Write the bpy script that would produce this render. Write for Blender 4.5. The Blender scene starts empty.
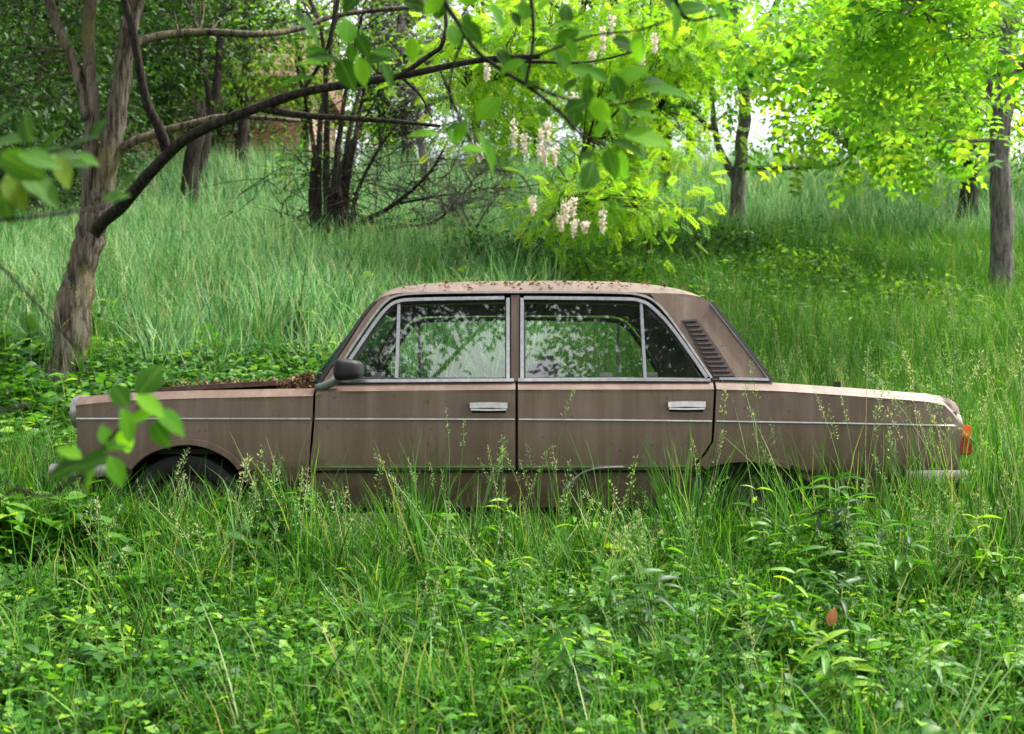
import bpy, bmesh, math, random
import numpy as np
from mathutils import Vector, Matrix, Euler, noise

random.seed(7)
RNG = np.random.default_rng(11)
sc = bpy.context.scene
COL = sc.collection
R = math.radians

# ------------------------------------------------------------------ camera
F = 1260.0; D0 = 5.6; ZC = 0.645; HOR = 415.0
TH = math.atan((HOR - 367.0) / F)
CT, ST = math.cos(TH), math.sin(TH)

def W(px, py, Y):
    """point of the place seen at a pixel of the photograph, at depth plane Y (car's near side is Y = 0)"""
    u = (px - 512.0) / F; v = (367.0 - py) / F
    dy = CT - v * ST; dz = ST + v * CT
    t = (Y + D0) / dy
    return Vector((u * t, Y, ZC + dz * t))

cam_d = bpy.data.cameras.new('camera'); cam = bpy.data.objects.new('camera', cam_d); COL.objects.link(cam)
cam.location = (0, -D0, ZC); cam.rotation_euler = (math.pi / 2 + TH, 0, 0)
cam_d.sensor_width = 36; cam_d.lens = 36 * F / 1024.0
cam_d.clip_end = 2000; cam_d.clip_start = 0.05
cam_d.dof.use_dof = True; cam_d.dof.focus_distance = D0 + 0.1; cam_d.dof.aperture_fstop = 4.0
sc.camera = cam

# ------------------------------------------------------------------ light
SUN_EL, SUN_ROT = R(56), R(72)
w = bpy.data.worlds.new('World'); sc.world = w; w.use_nodes = True
nt = w.node_tree; bg = nt.nodes['Background']
sky = nt.nodes.new('ShaderNodeTexSky'); sky.sky_type = 'NISHITA'; sky.sun_disc = False
sky.sun_elevation = SUN_EL; sky.sun_rotation = SUN_ROT; sky.dust_density = 4.0; sky.ozone_density = 1.0
hs = nt.nodes.new('ShaderNodeHueSaturation'); hs.inputs['Saturation'].default_value = 0.30
nt.links.new(sky.outputs[0], hs.inputs['Color']); # broken bright cloud over the blue
ctc = nt.nodes.new('ShaderNodeTexCoord'); cn = nt.nodes.new('ShaderNodeTexNoise'); cn.inputs['Scale'].default_value = 2.2; cn.inputs['Detail'].default_value = 6
nt.links.new(ctc.outputs['Generated'], cn.inputs['Vector'])
cr_ = nt.nodes.new('ShaderNodeValToRGB'); cr_.color_ramp.elements[0].position = 0.38; cr_.color_ramp.elements[1].position = 0.62
cr_.color_ramp.elements[0].color = (1.1, 1.1, 1.1, 1); cr_.color_ramp.elements[1].color = (2.3, 2.2, 2.05, 1)
nt.links.new(cn.outputs[0], cr_.inputs[0])
cm = nt.nodes.new('ShaderNodeMix'); cm.data_type = 'RGBA'; cm.blend_type = 'MULTIPLY'; cm.inputs[0].default_value = 1
nt.links.new(hs.outputs[0], cm.inputs[6]); nt.links.new(cr_.outputs[0], cm.inputs[7]); nt.links.new(cm.outputs[2], bg.inputs[0])
bg.inputs[1].default_value = 0.125
sd = bpy.data.lights.new('sun', 'SUN'); so = bpy.data.objects.new('sun', sd); COL.objects.link(so)
sd.energy = 3.0; sd.angle = R(1.5); sd.color = (1.0, 0.965, 0.90)
sdir = Vector((math.sin(SUN_ROT) * math.cos(SUN_EL), math.cos(SUN_ROT) * math.cos(SUN_EL), math.sin(SUN_EL)))
so.rotation_euler = sdir.to_track_quat('Z', 'Y').to_euler(); so.location = sdir * 60
sc.view_settings.view_transform = 'Standard'; sc.view_settings.look = 'None'
sc.view_settings.gamma = 1.0; sc.view_settings.use_curve_mapping = False
sc.view_settings.exposure = 1.38
sc.render.engine = 'CYCLES'
cy = sc.cycles
cy.max_bounces = 8; cy.diffuse_bounces = 4; cy.glossy_bounces = 3; cy.transmission_bounces = 4; cy.transparent_max_bounces = 8
cy.use_denoising = True
try:
    cy.denoising_input_passes = 'RGB_ALBEDO_NORMAL'; cy.denoising_prefilter = 'NONE'
except Exception: pass
cy.sample_clamp_indirect = 6.0
cy.caustics_reflective = False; cy.caustics_refractive = False

# ------------------------------------------------------------------ materials
def mat(name):
    m = bpy.data.materials.new(name); m.use_nodes = True
    nt = m.node_tree; nt.nodes.clear()
    out = nt.nodes.new('ShaderNodeOutputMaterial')
    return m, nt, out

def N(nt, kind, **kw):
    n = nt.nodes.new(kind)
    for k, v in kw.items():
        if k in n.inputs: n.inputs[k].default_value = v
        else: setattr(n, k, v)
    return n

def ramp(nt, fac, stops, interp='LINEAR'):
    r = nt.nodes.new('ShaderNodeValToRGB'); r.color_ramp.interpolation = interp
    e = r.color_ramp.elements
    while len(e) < len(stops): e.new(0.5)
    for i, (p, c) in enumerate(stops):
        e[i].position = p; e[i].color = (*c, 1) if len(c) == 3 else c
    if fac is not None: nt.links.new(fac, r.inputs[0])
    return r

def noise_tex(nt, scale, detail=4, rough=0.55, vec=None, mapping=None):
    t = nt.nodes.new('ShaderNodeTexNoise')
    t.inputs['Scale'].default_value = scale; t.inputs['Detail'].default_value = detail; t.inputs['Roughness'].default_value = rough
    tc = nt.nodes.new('ShaderNodeTexCoord')
    if mapping is not None:
        mp = nt.nodes.new('ShaderNodeMapping'); mp.inputs['Scale'].default_value = mapping
        nt.links.new(tc.outputs['Object'], mp.inputs[0]); nt.links.new(mp.outputs[0], t.inputs['Vector'])
    else:
        nt.links.new(tc.outputs['Object'], t.inputs['Vector'])
    return t

def leaf_mat(name, stops, trans=0.45, inst=0.0, rough=0.55, tint=(1.25, 1.15, 0.5), spec=0.2):
    """thin leaf: diffuse + sheen on the outside, light passing through from behind; tone differs leaf by leaf"""
    m, nt, out = mat(name)
    at = N(nt, 'ShaderNodeAttribute', attribute_name='rnd')
    fac = at.outputs['Fac']
    if inst > 0:
        oi = N(nt, 'ShaderNodeObjectInfo')
        mx = N(nt, 'ShaderNodeMix', data_type='FLOAT'); mx.inputs[0].default_value = inst
        nt.links.new(fac, mx.inputs[2]); nt.links.new(oi.outputs['Random'], mx.inputs[3])
        st = N(nt, 'ShaderNodeMapRange'); st.inputs[1].default_value = 0.16; st.inputs[2].default_value = 0.84; nt.links.new(mx.outputs[0], st.inputs[0]); fac = st.outputs[0]
    rp = ramp(nt, fac, stops)
    nz = noise_tex(nt, 30, 2)
    hv = N(nt, 'ShaderNodeHueSaturation')
    mr = N(nt, 'ShaderNodeMapRange'); mr.inputs[3].default_value = 0.85; mr.inputs[4].default_value = 1.15
    nt.links.new(nz.outputs[0], mr.inputs[0]); nt.links.new(mr.outputs[0], hv.inputs['Value'])
    nt.links.new(rp.outputs[0], hv.inputs['Color'])
    p = N(nt, 'ShaderNodeBsdfPrincipled', Roughness=rough)
    p.inputs['Specular IOR Level'].default_value = spec
    nt.links.new(hv.outputs[0], p.inputs['Base Color'])
    tr = N(nt, 'ShaderNodeBsdfTranslucent')
    ml = N(nt, 'ShaderNodeMix', data_type='RGBA', blend_type='MULTIPLY'); ml.inputs[0].default_value = 1
    nt.links.new(hv.outputs[0], ml.inputs[6]); ml.inputs[7].default_value = (*[t * 1.6 for t in tint], 1)
    nt.links.new(ml.outputs[2], tr.inputs[0])
    ms = N(nt, 'ShaderNodeMixShader'); ms.inputs[0].default_value = trans
    nt.links.new(p.outputs[0], ms.inputs[1]); nt.links.new(tr.outputs[0], ms.inputs[2])
    nt.links.new(ms.outputs[0], out.inputs[0])
    return m

def simple_mat(name, col, rough=0.6, metal=0.0, var=0.15, scale=12, bump=0.0, spec=0.5, mapping=None):
    m, nt, out = mat(name)
    p = N(nt, 'ShaderNodeBsdfPrincipled', Roughness=rough, Metallic=metal)
    p.inputs['Specular IOR Level'].default_value = spec
    t = noise_tex(nt, scale, 5, 0.6, mapping=mapping)
    lo = tuple(c * (1 - var) for c in col); hi = tuple(min(1, c * (1 + var)) for c in col)
    rp = ramp(nt, t.outputs[0], [(0.3, lo), (0.7, hi)])
    nt.links.new(rp.outputs[0], p.inputs['Base Color'])
    if bump:
        b = N(nt, 'ShaderNodeBump', Strength=bump, Distance=0.02)
        nt.links.new(t.outputs[0], b.inputs['Height']); nt.links.new(b.outputs[0], p.inputs['Normal'])
    nt.links.new(p.outputs[0], out.inputs[0])
    return m

def bark_mat(name, dark, light, moss=None, scale=5.5):
    m, nt, out = mat(name)
    p = N(nt, 'ShaderNodeBsdfPrincipled', Roughness=0.9); p.inputs['Specular IOR Level'].default_value = 0.15
    t = noise_tex(nt, scale, 6, 0.65, mapping=(5, 5, 0.7))
    t2 = noise_tex(nt, 2.5, 3)
    rp = ramp(nt, t.outputs[0], [(0.40, dark), (0.50, tuple((a + b) / 2 for a, b in zip(dark, light))), (0.64, light)])
    col = rp.outputs[0]
    if moss:
        mx = N(nt, 'ShaderNodeMix', data_type='RGBA')
        r2 = ramp(nt, t2.outputs[0], [(0.5, (0, 0, 0)), (0.7, (0.7, 0.7, 0.7))])
        nt.links.new(r2.outputs[0], mx.inputs[0]); nt.links.new(col, mx.inputs[6]); mx.inputs[7].default_value = (*moss, 1); col = mx.outputs[2]
    nt.links.new(col, p.inputs['Base Color'])
    b = N(nt, 'ShaderNodeBump', Strength=1.0, Distance=0.06)
    nt.links.new(t.outputs[0], b.inputs['Height']); nt.links.new(b.outputs[0], p.inputs['Normal'])
    nt.links.new(p.outputs[0], out.inputs[0])
    return m

M = {}
M['grass'] = leaf_mat('grass', [(0.0, (0.010, 0.045, 0.003)), (0.35, (0.026, 0.12, 0.008)), (0.7, (0.062, 0.21, 0.016)), (0.93, (0.14, 0.30, 0.05)), (1.0, (0.24, 0.27, 0.10))], 0.3, 0.3, rough=0.5, spec=0.22)
M['meadow'] = leaf_mat('meadow_grass', [(0.0, (0.02, 0.085, 0.022)), (0.35, (0.065, 0.20, 0.06)), (0.7, (0.145, 0.31, 0.135)), (0.92, (0.28, 0.44, 0.24)), (1.0, (0.38, 0.38, 0.22))], 0.3, 0.25, tint=(1.05, 1.1, 0.7))
M['dry'] = leaf_mat('seed_head', [(0.0, (0.06, 0.18, 0.03)), (0.5, (0.16, 0.29, 0.10)), (0.9, (0.33, 0.40, 0.23)), (1.0, (0.43, 0.39, 0.26))], 0.3, 0.3)
M['weed'] = leaf_mat('weed_leaf', [(0.0, (0.012, 0.055, 0.007)), (0.4, (0.040, 0.145, 0.013)), (0.8, (0.090, 0.25, 0.022)), (1.0, (0.21, 0.36, 0.035))], 0.38, 0.4, rough=0.45, spec=0.28)
M['bramble'] = leaf_mat('bramble_leaf', [(0.0, (0.012, 0.05, 0.012)), (0.5, (0.035, 0.125, 0.022)), (0.85, (0.075, 0.20, 0.035)), (1.0, (0.15, 0.30, 0.05))], 0.3, 0.3)
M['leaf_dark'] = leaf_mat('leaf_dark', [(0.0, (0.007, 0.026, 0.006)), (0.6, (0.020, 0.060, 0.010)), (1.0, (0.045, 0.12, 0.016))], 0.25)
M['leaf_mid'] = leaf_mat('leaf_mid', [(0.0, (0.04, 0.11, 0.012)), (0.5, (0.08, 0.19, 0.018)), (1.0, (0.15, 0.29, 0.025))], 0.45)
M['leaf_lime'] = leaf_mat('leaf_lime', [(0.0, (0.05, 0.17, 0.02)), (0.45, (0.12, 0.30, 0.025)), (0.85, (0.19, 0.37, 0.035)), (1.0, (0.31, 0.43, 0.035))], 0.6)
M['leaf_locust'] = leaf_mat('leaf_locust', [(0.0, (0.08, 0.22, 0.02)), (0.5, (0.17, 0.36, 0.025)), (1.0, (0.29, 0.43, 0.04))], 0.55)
M['leaf_near'] = leaf_mat('leaf_near', [(0.0, (0.012, 0.05, 0.006)), (0.35, (0.035, 0.13, 0.008)), (0.7, (0.07, 0.22, 0.012)), (1.0, (0.12, 0.30, 0.015))], 0.5, spec=0.08, rough=0.7)
def add_veins(m):
    nt = m.node_tree; hv = next(n for n in nt.nodes if n.type == 'HUE_SAT'); src = hv.inputs['Color'].links[0].from_socket
    u = N(nt, 'ShaderNodeAttribute', attribute_name='lu').outputs['Fac']; v = N(nt, 'ShaderNodeAttribute', attribute_name='lv').outputs['Fac']
    def ma(op, a, b):
        q = N(nt, 'ShaderNodeMath', operation=op)
        for i, x in enumerate((a, b)):
            if x is None: continue
            if isinstance(x, (int, float)): q.inputs[i].default_value = x
            else: nt.links.new(x, q.inputs[i])
        return q.outputs[0]
    av = ma('ABSOLUTE', v, None)
    side = ma('PINGPONG', ma('SUBTRACT', u, ma('MULTIPLY', av, 0.9)), 0.055)
    mid = ma('LESS_THAN', av, 0.014); sv = ma('LESS_THAN', side, 0.007)
    fac = ma('MULTIPLY', ma('MAXIMUM', mid, ma('MULTIPLY', sv, 0.6)), 0.55)
    mx = N(nt, 'ShaderNodeMix', data_type='RGBA'); mx.inputs[7].default_value = (0.16, 0.30, 0.05, 1)
    nt.links.new(fac, mx.inputs[0]); nt.links.new(src, mx.inputs[6]); nt.links.new(mx.outputs[2], hv.inputs['Color'])
M['leaf_near_dark'] = leaf_mat('leaf_near_dark', [(0.0, (0.008, 0.03, 0.006)), (0.6, (0.022, 0.075, 0.008)), (0.93, (0.045, 0.14, 0.012)), (1.0, (0.14, 0.19, 0.015))], 0.4, spec=0.15, rough=0.6)
add_veins(M['leaf_near']); add_veins(M['leaf_near_dark'])
M['blossom'] = leaf_mat('blossom', [(0.0, (0.50, 0.40, 0.28)), (0.3, (0.74, 0.63, 0.52)), (0.7, (0.86, 0.80, 0.74)), (1.0, (0.90, 0.87, 0.83))], 0.35, tint=(0.62, 0.6, 0.58))
M['litter'] = leaf_mat('dead_leaf', [(0.0, (0.05, 0.03, 0.018)), (0.5, (0.14, 0.085, 0.05)), (1.0, (0.30, 0.21, 0.14))], 0.1, 0.3, rough=0.8)
M['bark_warm'] = bark_mat('bark_warm', (0.035, 0.027, 0.02), (0.20, 0.17, 0.135), (0.16, 0.14, 0.04))
M['bark_grey'] = bark_mat('bark_grey', (0.06, 0.055, 0.05), (0.22, 0.20, 0.19), (0.14, 0.15, 0.08))
M['bark_dark'] = bark_mat('bark_dark', (0.012, 0.010, 0.008), (0.055, 0.045, 0.036))
M['bark_pale'] = bark_mat('bark_pale', (0.13, 0.11, 0.10), (0.34, 0.31, 0.28))
M['stem'] = simple_mat('green_stem', (0.09, 0.15, 0.03), 0.6)

def paint_mat():
    m, nt, out = mat('brown_paint')
    p = N(nt, 'ShaderNodeBsdfPrincipled'); p.inputs['Specular IOR Level'].default_value = 0.42
    tc = N(nt, 'ShaderNodeTexCoord'); sep = N(nt, 'ShaderNodeSeparateXYZ'); nt.links.new(tc.outputs['Object'], sep.inputs[0])
    t1 = noise_tex(nt, 1.6, 5, 0.6); t2 = noise_tex(nt, 38, 6, 0.72); t3 = noise_tex(nt, 6, 7, 0.7, mapping=(2.2, 1, 0.16)); t4 = noise_tex(nt, 5, 8, 0.75)
    base = ramp(nt, t1.outputs[0], [(0.3, (0.096, 0.062, 0.044)), (0.7, (0.148, 0.098, 0.071))])
    def over(col, mask, c):
        mx = N(nt, 'ShaderNodeMix', data_type='RGBA'); mx.inputs[7].default_value = (*c, 1)
        nt.links.new(mask, mx.inputs[0]); nt.links.new(col, mx.inputs[6]); return mx.outputs[2]
    # chalky run marks
    col = over(base.outputs[0], ramp(nt, t3.outputs[0], [(0.46, (0, 0, 0)), (0.78, (0.6,) * 3)]).outputs[0], (0.25, 0.195, 0.155))
    col = over(col, ramp(nt, t3.outputs[0], [(0.26, (0.55,) * 3), (0.42, (0, 0, 0))]).outputs[0], (0.075, 0.048, 0.035))
    # mud and rust creeping up from the sills
    mz = N(nt, 'ShaderNodeMapRange'); mz.inputs[1].default_value = 0.20; mz.inputs[2].default_value = 0.56; mz.inputs[3].default_value = 0.34; mz.inputs[4].default_value = -0.12
    nt.links.new(sep.outputs['Z'], mz.inputs[0])
    ad = N(nt, 'ShaderNodeMath', operation='ADD'); nt.links.new(mz.outputs[0], ad.inputs[0]); nt.links.new(t4.outputs[0], ad.inputs[1])
    col = over(col, ramp(nt, ad.outputs[0], [(0.56, (0, 0, 0)), (0.74, (0.85,) * 3)]).outputs[0], (0.075, 0.048, 0.030))
    # freckles of rust, lichen and pollen
    col = over(col, ramp(nt, t2.outputs[0], [(0.62, (0, 0, 0)), (0.69, (0.85,) * 3)]).outputs[0], (0.045, 0.024, 0.015))
    col = over(col, ramp(nt, t2.outputs[0], [(0.28, (0.5,) * 3), (0.35, (0, 0, 0))]).outputs[0], (0.30, 0.29, 0.20))
    nt.links.new(col, p.inputs['Base Color'])
    rr = N(nt, 'ShaderNodeMapRange'); rr.inputs[1].default_value = 0.3; rr.inputs[2].default_value = 0.7; rr.inputs[3].default_value = 0.34; rr.inputs[4].default_value = 0.62
    nt.links.new(t4.outputs[0], rr.inputs[0]); nt.links.new(rr.outputs[0], p.inputs['Roughness'])
    b = N(nt, 'ShaderNodeBump', Strength=0.10, Distance=0.03)
    nt.links.new(t1.outputs[0], b.inputs['Height'])
    b2 = N(nt, 'ShaderNodeBump', Strength=0.15, Distance=0.003)
    nt.links.new(t2.outputs[0], b2.inputs['Height']); nt.links.new(b.outputs[0], b2.inputs['Normal']); nt.links.new(b2.outputs[0], p.inputs['Normal'])
    nt.links.new(p.outputs[0], out.inputs[0])
    return m
M['paint'] = paint_mat()
M['chrome'] = simple_mat('chrome', (0.56, 0.56, 0.57), 0.28, 1.0, 0.2, 40)
M['dull_chrome'] = simple_mat('dull_chrome', (0.30, 0.285, 0.27), 0.42, 0.8, 0.3, 30)
M['rubber'] = simple_mat('black_rubber', (0.007, 0.007, 0.007), 0.65, 0, 0.3, 20)
M['plastic'] = simple_mat('black_plastic', (0.008, 0.008, 0.009), 0.5, 0, 0.3, 20, 0, 0.25)
M['interior'] = simple_mat('interior_vinyl', (0.06, 0.058, 0.055), 0.65, 0, 0.3, 20)
M['headliner'] = simple_mat('headliner', (0.07, 0.07, 0.068), 0.9, 0, 0.2, 20)
M['rust'] = simple_mat('rusty_metal', (0.085, 0.045, 0.032), 0.75, 0.1, 0.5, 25, 0.3)
M['under'] = simple_mat('underbody', (0.012, 0.010, 0.009), 0.9, 0, 0.4, 20)
M['vent'] = simple_mat('vent_brown', (0.04, 0.026, 0.021), 0.5, 0, 0.3, 20)
M['hub'] = simple_mat('hubcap', (0.05, 0.042, 0.036), 0.6, 0.5, 0.45, 18)
M['orange'] = simple_mat('orange_lens', (0.75, 0.16, 0.015), 0.25, 0, 0.1, 40)
M['red'] = simple_mat('red_lens', (0.30, 0.02, 0.015), 0.25, 0, 0.1, 40)
M['lens'] = simple_mat('lamp_lens', (0.55, 0.56, 0.55), 0.15, 0.3, 0.1, 40)
M['mirror_base'] = simple_mat('faded_plastic', (0.10, 0.13, 0.11), 0.6, 0, 0.2, 40)

def glass_mat(name, tint, dirt=0.06, boost=1.0, film=(0.36, 0.37, 0.33)):
    m, nt, out = mat(name)
    tr = N(nt, 'ShaderNodeBsdfTransparent'); tr.inputs[0].default_value = (*tint, 1)
    gl = N(nt, 'ShaderNodeBsdfGlossy', Roughness=0.015); gl.inputs[0].default_value = (1, 1, 1, 1)
    fr = N(nt, 'ShaderNodeFresnel', IOR=1.52)
    ma = N(nt, 'ShaderNodeMath', operation='MULTIPLY'); ma.inputs[1].default_value = boost
    nt.links.new(fr.outputs[0], ma.inputs[0])
    ms = N(nt, 'ShaderNodeMixShader'); nt.links.new(ma.outputs[0], ms.inputs[0])
    nt.links.new(tr.outputs[0], ms.inputs[1]); nt.links.new(gl.outputs[0], ms.inputs[2])
    df = N(nt, 'ShaderNodeBsdfDiffuse'); df.inputs[0].default_value = (*film, 1)
    t = noise_tex(nt, 9, 6, 0.7)
    rp = ramp(nt, t.outputs[0], [(0.35, (dirt * 0.25,) * 3), (0.8, (dirt * 2.2,) * 3)])
    m2 = N(nt, 'ShaderNodeMixShader'); nt.links.new(rp.outputs[0], m2.inputs[0])
    nt.links.new(ms.outputs[0], m2.inputs[1]); nt.links.new(df.outputs[0], m2.inputs[2])
    nt.links.new(m2.outputs[0], out.inputs[0])
    return m
M['glass'] = glass_mat('window_glass', (0.80, 0.88, 0.84), 0.02, 3.8)
M['glass_green'] = glass_mat('screen_glass', (0.22, 0.38, 0.32), 0.22, 0.45, (0.045, 0.13, 0.10))

# ------------------------------------------------------------------ object helpers
def tag(o, label=None, cat=None, group=None, kind=None):
    if label: o['label'] = label
    if cat: o['category'] = cat
    if group: o['group'] = group
    if kind: o['kind'] = kind
    return o

def thing(name, label, cat, loc=(0, 0, 0), group=None):
    o = bpy.data.objects.new(name, None); COL.objects.link(o); o.location = loc; o.empty_display_size = 0.2
    return tag(o, label, cat, group)

def link(name, me, material, parent=None, label=None):
    if material is not None:
        me.materials.clear(); me.materials.append(material)
    o = bpy.data.objects.new(name, me); COL.objects.link(o)
    if parent is not None: o.parent = parent
    if label: o['label'] = label
    return o

class MB:
    """collects verts, faces and one random tone per piece; built as ONE mesh object"""
    def __init__(s): s.V = []; s.F = []; s.r = []
    def add(s, V, Fc, r=None):
        b = len(s.V); s.V += [tuple(v) for v in V]; s.F += [tuple(i + b for i in f) for f in Fc]
        s.r += [random.random() if r is None else r] * len(V)
    def mesh(s, name, origin=(0, 0, 0), smooth=False, angle=None):
        me = bpy.data.meshes.new(name)
        o = Vector(origin)
        me.from_pydata([(v[0] - o.x, v[1] - o.y, v[2] - o.z) for v in s.V], [], s.F)
        a = me.attributes.new('rnd', 'FLOAT', 'POINT'); a.data.foreach_set('value', s.r)
        if smooth or angle is not None:
            me.polygons.foreach_set('use_smooth', [True] * len(me.polygons))
        if angle is not None: me.set_sharp_from_angle(angle=R(angle))
        me.update()
        return me
    def build(s, name, material, parent=None, origin=None, smooth=True, angle=None, label=None):
        if origin is None: origin = parent.location if parent is not None else (0, 0, 0)
        return link(name, s.mesh(name, origin, smooth, angle), material, parent, label)
    # shapes
    def tube(s, pts, rad, n=8, jit=0.0, close=True):
        pts = [Vector(p) for p in pts]; k = len(pts)
        if not hasattr(rad, '__len__'): rad = [rad] * k
        V = []; up = None
        for i in range(k):
            t = (pts[min(i + 1, k - 1)] - pts[max(i - 1, 0)])
            t = t.normalized() if t.length > 1e-9 else Vector((0, 0, 1))
            if up is None:
                up = t.orthogonal().normalized()
            else:
                up = (up - t * up.dot(t)); up = up.normalized() if up.length > 1e-6 else t.orthogonal().normalized()
            sd_ = t.cross(up)
            for j in range(n):
                a = 2 * math.pi * j / n
                r = rad[i] * (1 + (jit * noise.noise((j * 1.7 + 3, i * 0.31, k * 0.7)) if jit else 0))
                V.append(pts[i] + (up * math.cos(a) + sd_ * math.sin(a)) * r)
        Fc = [(i * n + j, i * n + (j + 1) % n, (i + 1) * n + (j + 1) % n, (i + 1) * n + j) for i in range(k - 1) for j in range(n)]
        if close:
            Fc.append(tuple(range(n - 1, -1, -1))); Fc.append(tuple(range((k - 1) * n, k * n)))
        s.add(V, Fc)
    def box(s, lo, hi):
        x0, y0, z0 = lo; x1, y1, z1 = hi
        s.add([(x0, y0, z0), (x1, y0, z0), (x1, y1, z0), (x0, y1, z0), (x0, y0, z1), (x1, y0, z1), (x1, y1, z1), (x0, y1, z1)],
              [(0, 3, 2, 1), (4, 5, 6, 7), (0, 1, 5, 4), (1, 2, 6, 5), (2, 3, 7, 6), (3, 0, 4, 7)])
    def lathe_y(s, c, prof, n=32, squash=None):
        c = Vector(c); V = []
        for (r, y) in prof:
            for j in range(n):
                a = 2 * math.pi * j / n
                x, z = r * math.cos(a), r * math.sin(a)
                if squash is not None and z < -squash: z = -squash
                V.append((c.x + x, c.y + y, c.z + z))
        k = len(prof)
        Fc = [(i * n + j, i * n + (j + 1) % n, (i + 1) * n + (j + 1) % n, (i + 1) * n + j) for i in range(k - 1) for j in range(n)]
        Fc.append(tuple(range(n))); Fc.append(tuple(range(k * n - 1, (k - 1) * n - 1, -1)))
        s.add(V, Fc)

def smooth_path(pts, k=4):
    pts = [Vector(p) for p in pts]
    P = [2 * pts[0] - pts[1]] + pts + [2 * pts[-1] - pts[-2]]
    out = []
    for i in range(1, len(P) - 2):
        p0, p1, p2, p3 = P[i - 1], P[i], P[i + 1], P[i + 2]
        for j in range(k):
            t = j / k
            out.append(0.5 * ((2 * p1) + (p2 - p0) * t + (2 * p0 - 5 * p1 + 4 * p2 - p3) * t * t + (3 * p1 - p0 - 3 * p2 + p3) * t ** 3))
    out.append(pts[-1].copy())
    return out

def lerp_list(a, b, k): return [a + (b - a) * i / (k - 1) for i in range(k)]

# leaf templates: x = along the leaf, y = across, z = face normal; length 1
def leaf_template(width=0.5, fold=0.12, droop=0.15, near=False, widest=0.42):
    if not near:
        V = [(0, 0, 0), (widest, width / 2, fold), (widest, 0, 0), (widest, -width / 2, fold), (1, 0, -droop)]
        Fc = [(0, 2, 1), (0, 3, 2), (2, 4, 1), (3, 4, 2)]
    else:
        xs = [0.0, 0.10, 0.26, 0.45, 0.64, 0.82, 0.94, 1.0]; ws = [0.0, 0.42, 0.85, 1.0, 0.88, 0.55, 0.24, 0.0]
        V = []; Fc = []
        for x, q in zip(xs, ws):
            z = -droop * x * x
            V += [(x, q * width / 2, z + fold * q), (x, 0, z), (x, -q * width / 2, z + fold * q)]
        for i in range(len(xs) - 1):
            a = 3 * i; b = a + 3
            Fc += [(a, a + 1, b + 1), (a, b + 1, b), (a + 1, a + 2, b + 2), (a + 1, b + 2, b + 1)]
    return np.array(V, float), np.array(Fc, int)

def pinnate_template(pairs=6, lw=0.42, ll=0.30):
    V = []; Fc = []
    lv, lf = leaf_template(lw, 0.05, 0.05)
    def put(x, ang):
        c, s_ = math.cos(ang), math.sin(ang)
        b = len(V)
        for v in lv:
            xx, yy = v[0] * ll, v[1] * ll
            V.append((x + xx * c - yy * s_, xx * s_ + yy * c, v[2] * ll - 0.12 * x * x))
        for f in lf: Fc.append([i + b for i in f])
    for i in range(pairs):
        x = 0.15 + 0.72 * i / (pairs - 1)
        put(x, 1.15); put(x, -1.15)
    put(0.88, 0)
    return np.array(V, float), np.array(Fc, int)

def palm_template(k=5, lw=0.38):
    """compound leaf of k broad leaflets spread like a hand (walnut, horse chestnut)"""
    V = []; Fc = []; lv, lf = leaf_template(lw, 0.05, 0.2)
    for i in range(k):
        ang = (i - (k - 1) / 2) * 0.72; L = 0.62 + 0.38 * math.cos(ang)
        c, s_ = math.cos(ang), math.sin(ang); b = len(V)
        for v in lv:
            V.append(((v[0] * c - v[1] * s_) * L, (v[0] * s_ + v[1] * c) * L, v[2] * L))
        for f in lf: Fc.append([q + b for q in f])
    return np.array(V, float), np.array(Fc, int)

def bake(name, tmpl, pos, axis, nrm, size, rnd, origin):
    """one mesh of many small leaves: template copied to every position"""
    V, Fc = tmpl; n = len(pos)
    ax = axis / np.linalg.norm(axis, axis=1, keepdims=True)
    nz = nrm - ax * np.sum(nrm * ax, axis=1, keepdims=True)
    nz /= np.maximum(np.linalg.norm(nz, axis=1, keepdims=True), 1e-6)
    ay = np.cross(nz, ax)
    P = (pos[:, None, :] + size[:, None, None] * (V[None, :, 0, None] * ax[:, None, :] + V[None, :, 1, None] * ay[:, None, :] + V[None, :, 2, None] * nz[:, None, :]))
    P = P.reshape(-1, 3) - np.array(origin)[None, :]
    FI = (Fc[None, :, :] + (np.arange(n) * len(V))[:, None, None]).reshape(-1, 3)
    me = bpy.data.meshes.new(name)
    me.vertices.add(len(P)); me.vertices.foreach_set('co', P.astype(np.float32).ravel())
    nf = len(FI); me.loops.add(nf * 3); me.loops.foreach_set('vertex_index', FI.astype(np.int32).ravel())
    me.polygons.add(nf); me.polygons.foreach_set('loop_start', np.arange(0, nf * 3, 3, dtype=np.int32))
    a = me.attributes.new('rnd', 'FLOAT', 'POINT'); a.data.foreach_set('value', np.repeat(rnd, len(V)).astype(np.float32))
    if len(V) > 20:
        for nm, k in (('lu', 0), ('lv', 1)):
            a = me.attributes.new(nm, 'FLOAT', 'POINT'); a.data.foreach_set('value', np.tile(V[:, k], n).astype(np.float32))
    me.update(calc_edges=True); me.validate()
    return me

# ------------------------------------------------------------------ ground
def hgt(x, y):
    if y < -0.2: z = 0.14 * (y + 0.2)
    elif y < 2.3: z = 0.0
    elif y < 3.8: z = 0.27 * (y - 2.3) ** 2 / 3.0
    elif y < 36: z = 0.27 * (y - 3.05)
    else: z = 0.27 * 32.95 + 0.02 * (y - 36)
    if y < -7: z = 0.14 * -6.8 + 0.03 * (y + 7)
    b = 0.05 * noise.noise((x * 0.5, y * 0.5, 1.3)) + (0.25 * noise.noise((x * 0.12, y * 0.12, 5.3)) * min(1, max(0, (y - 5) / 8)))
    return z + b

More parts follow.
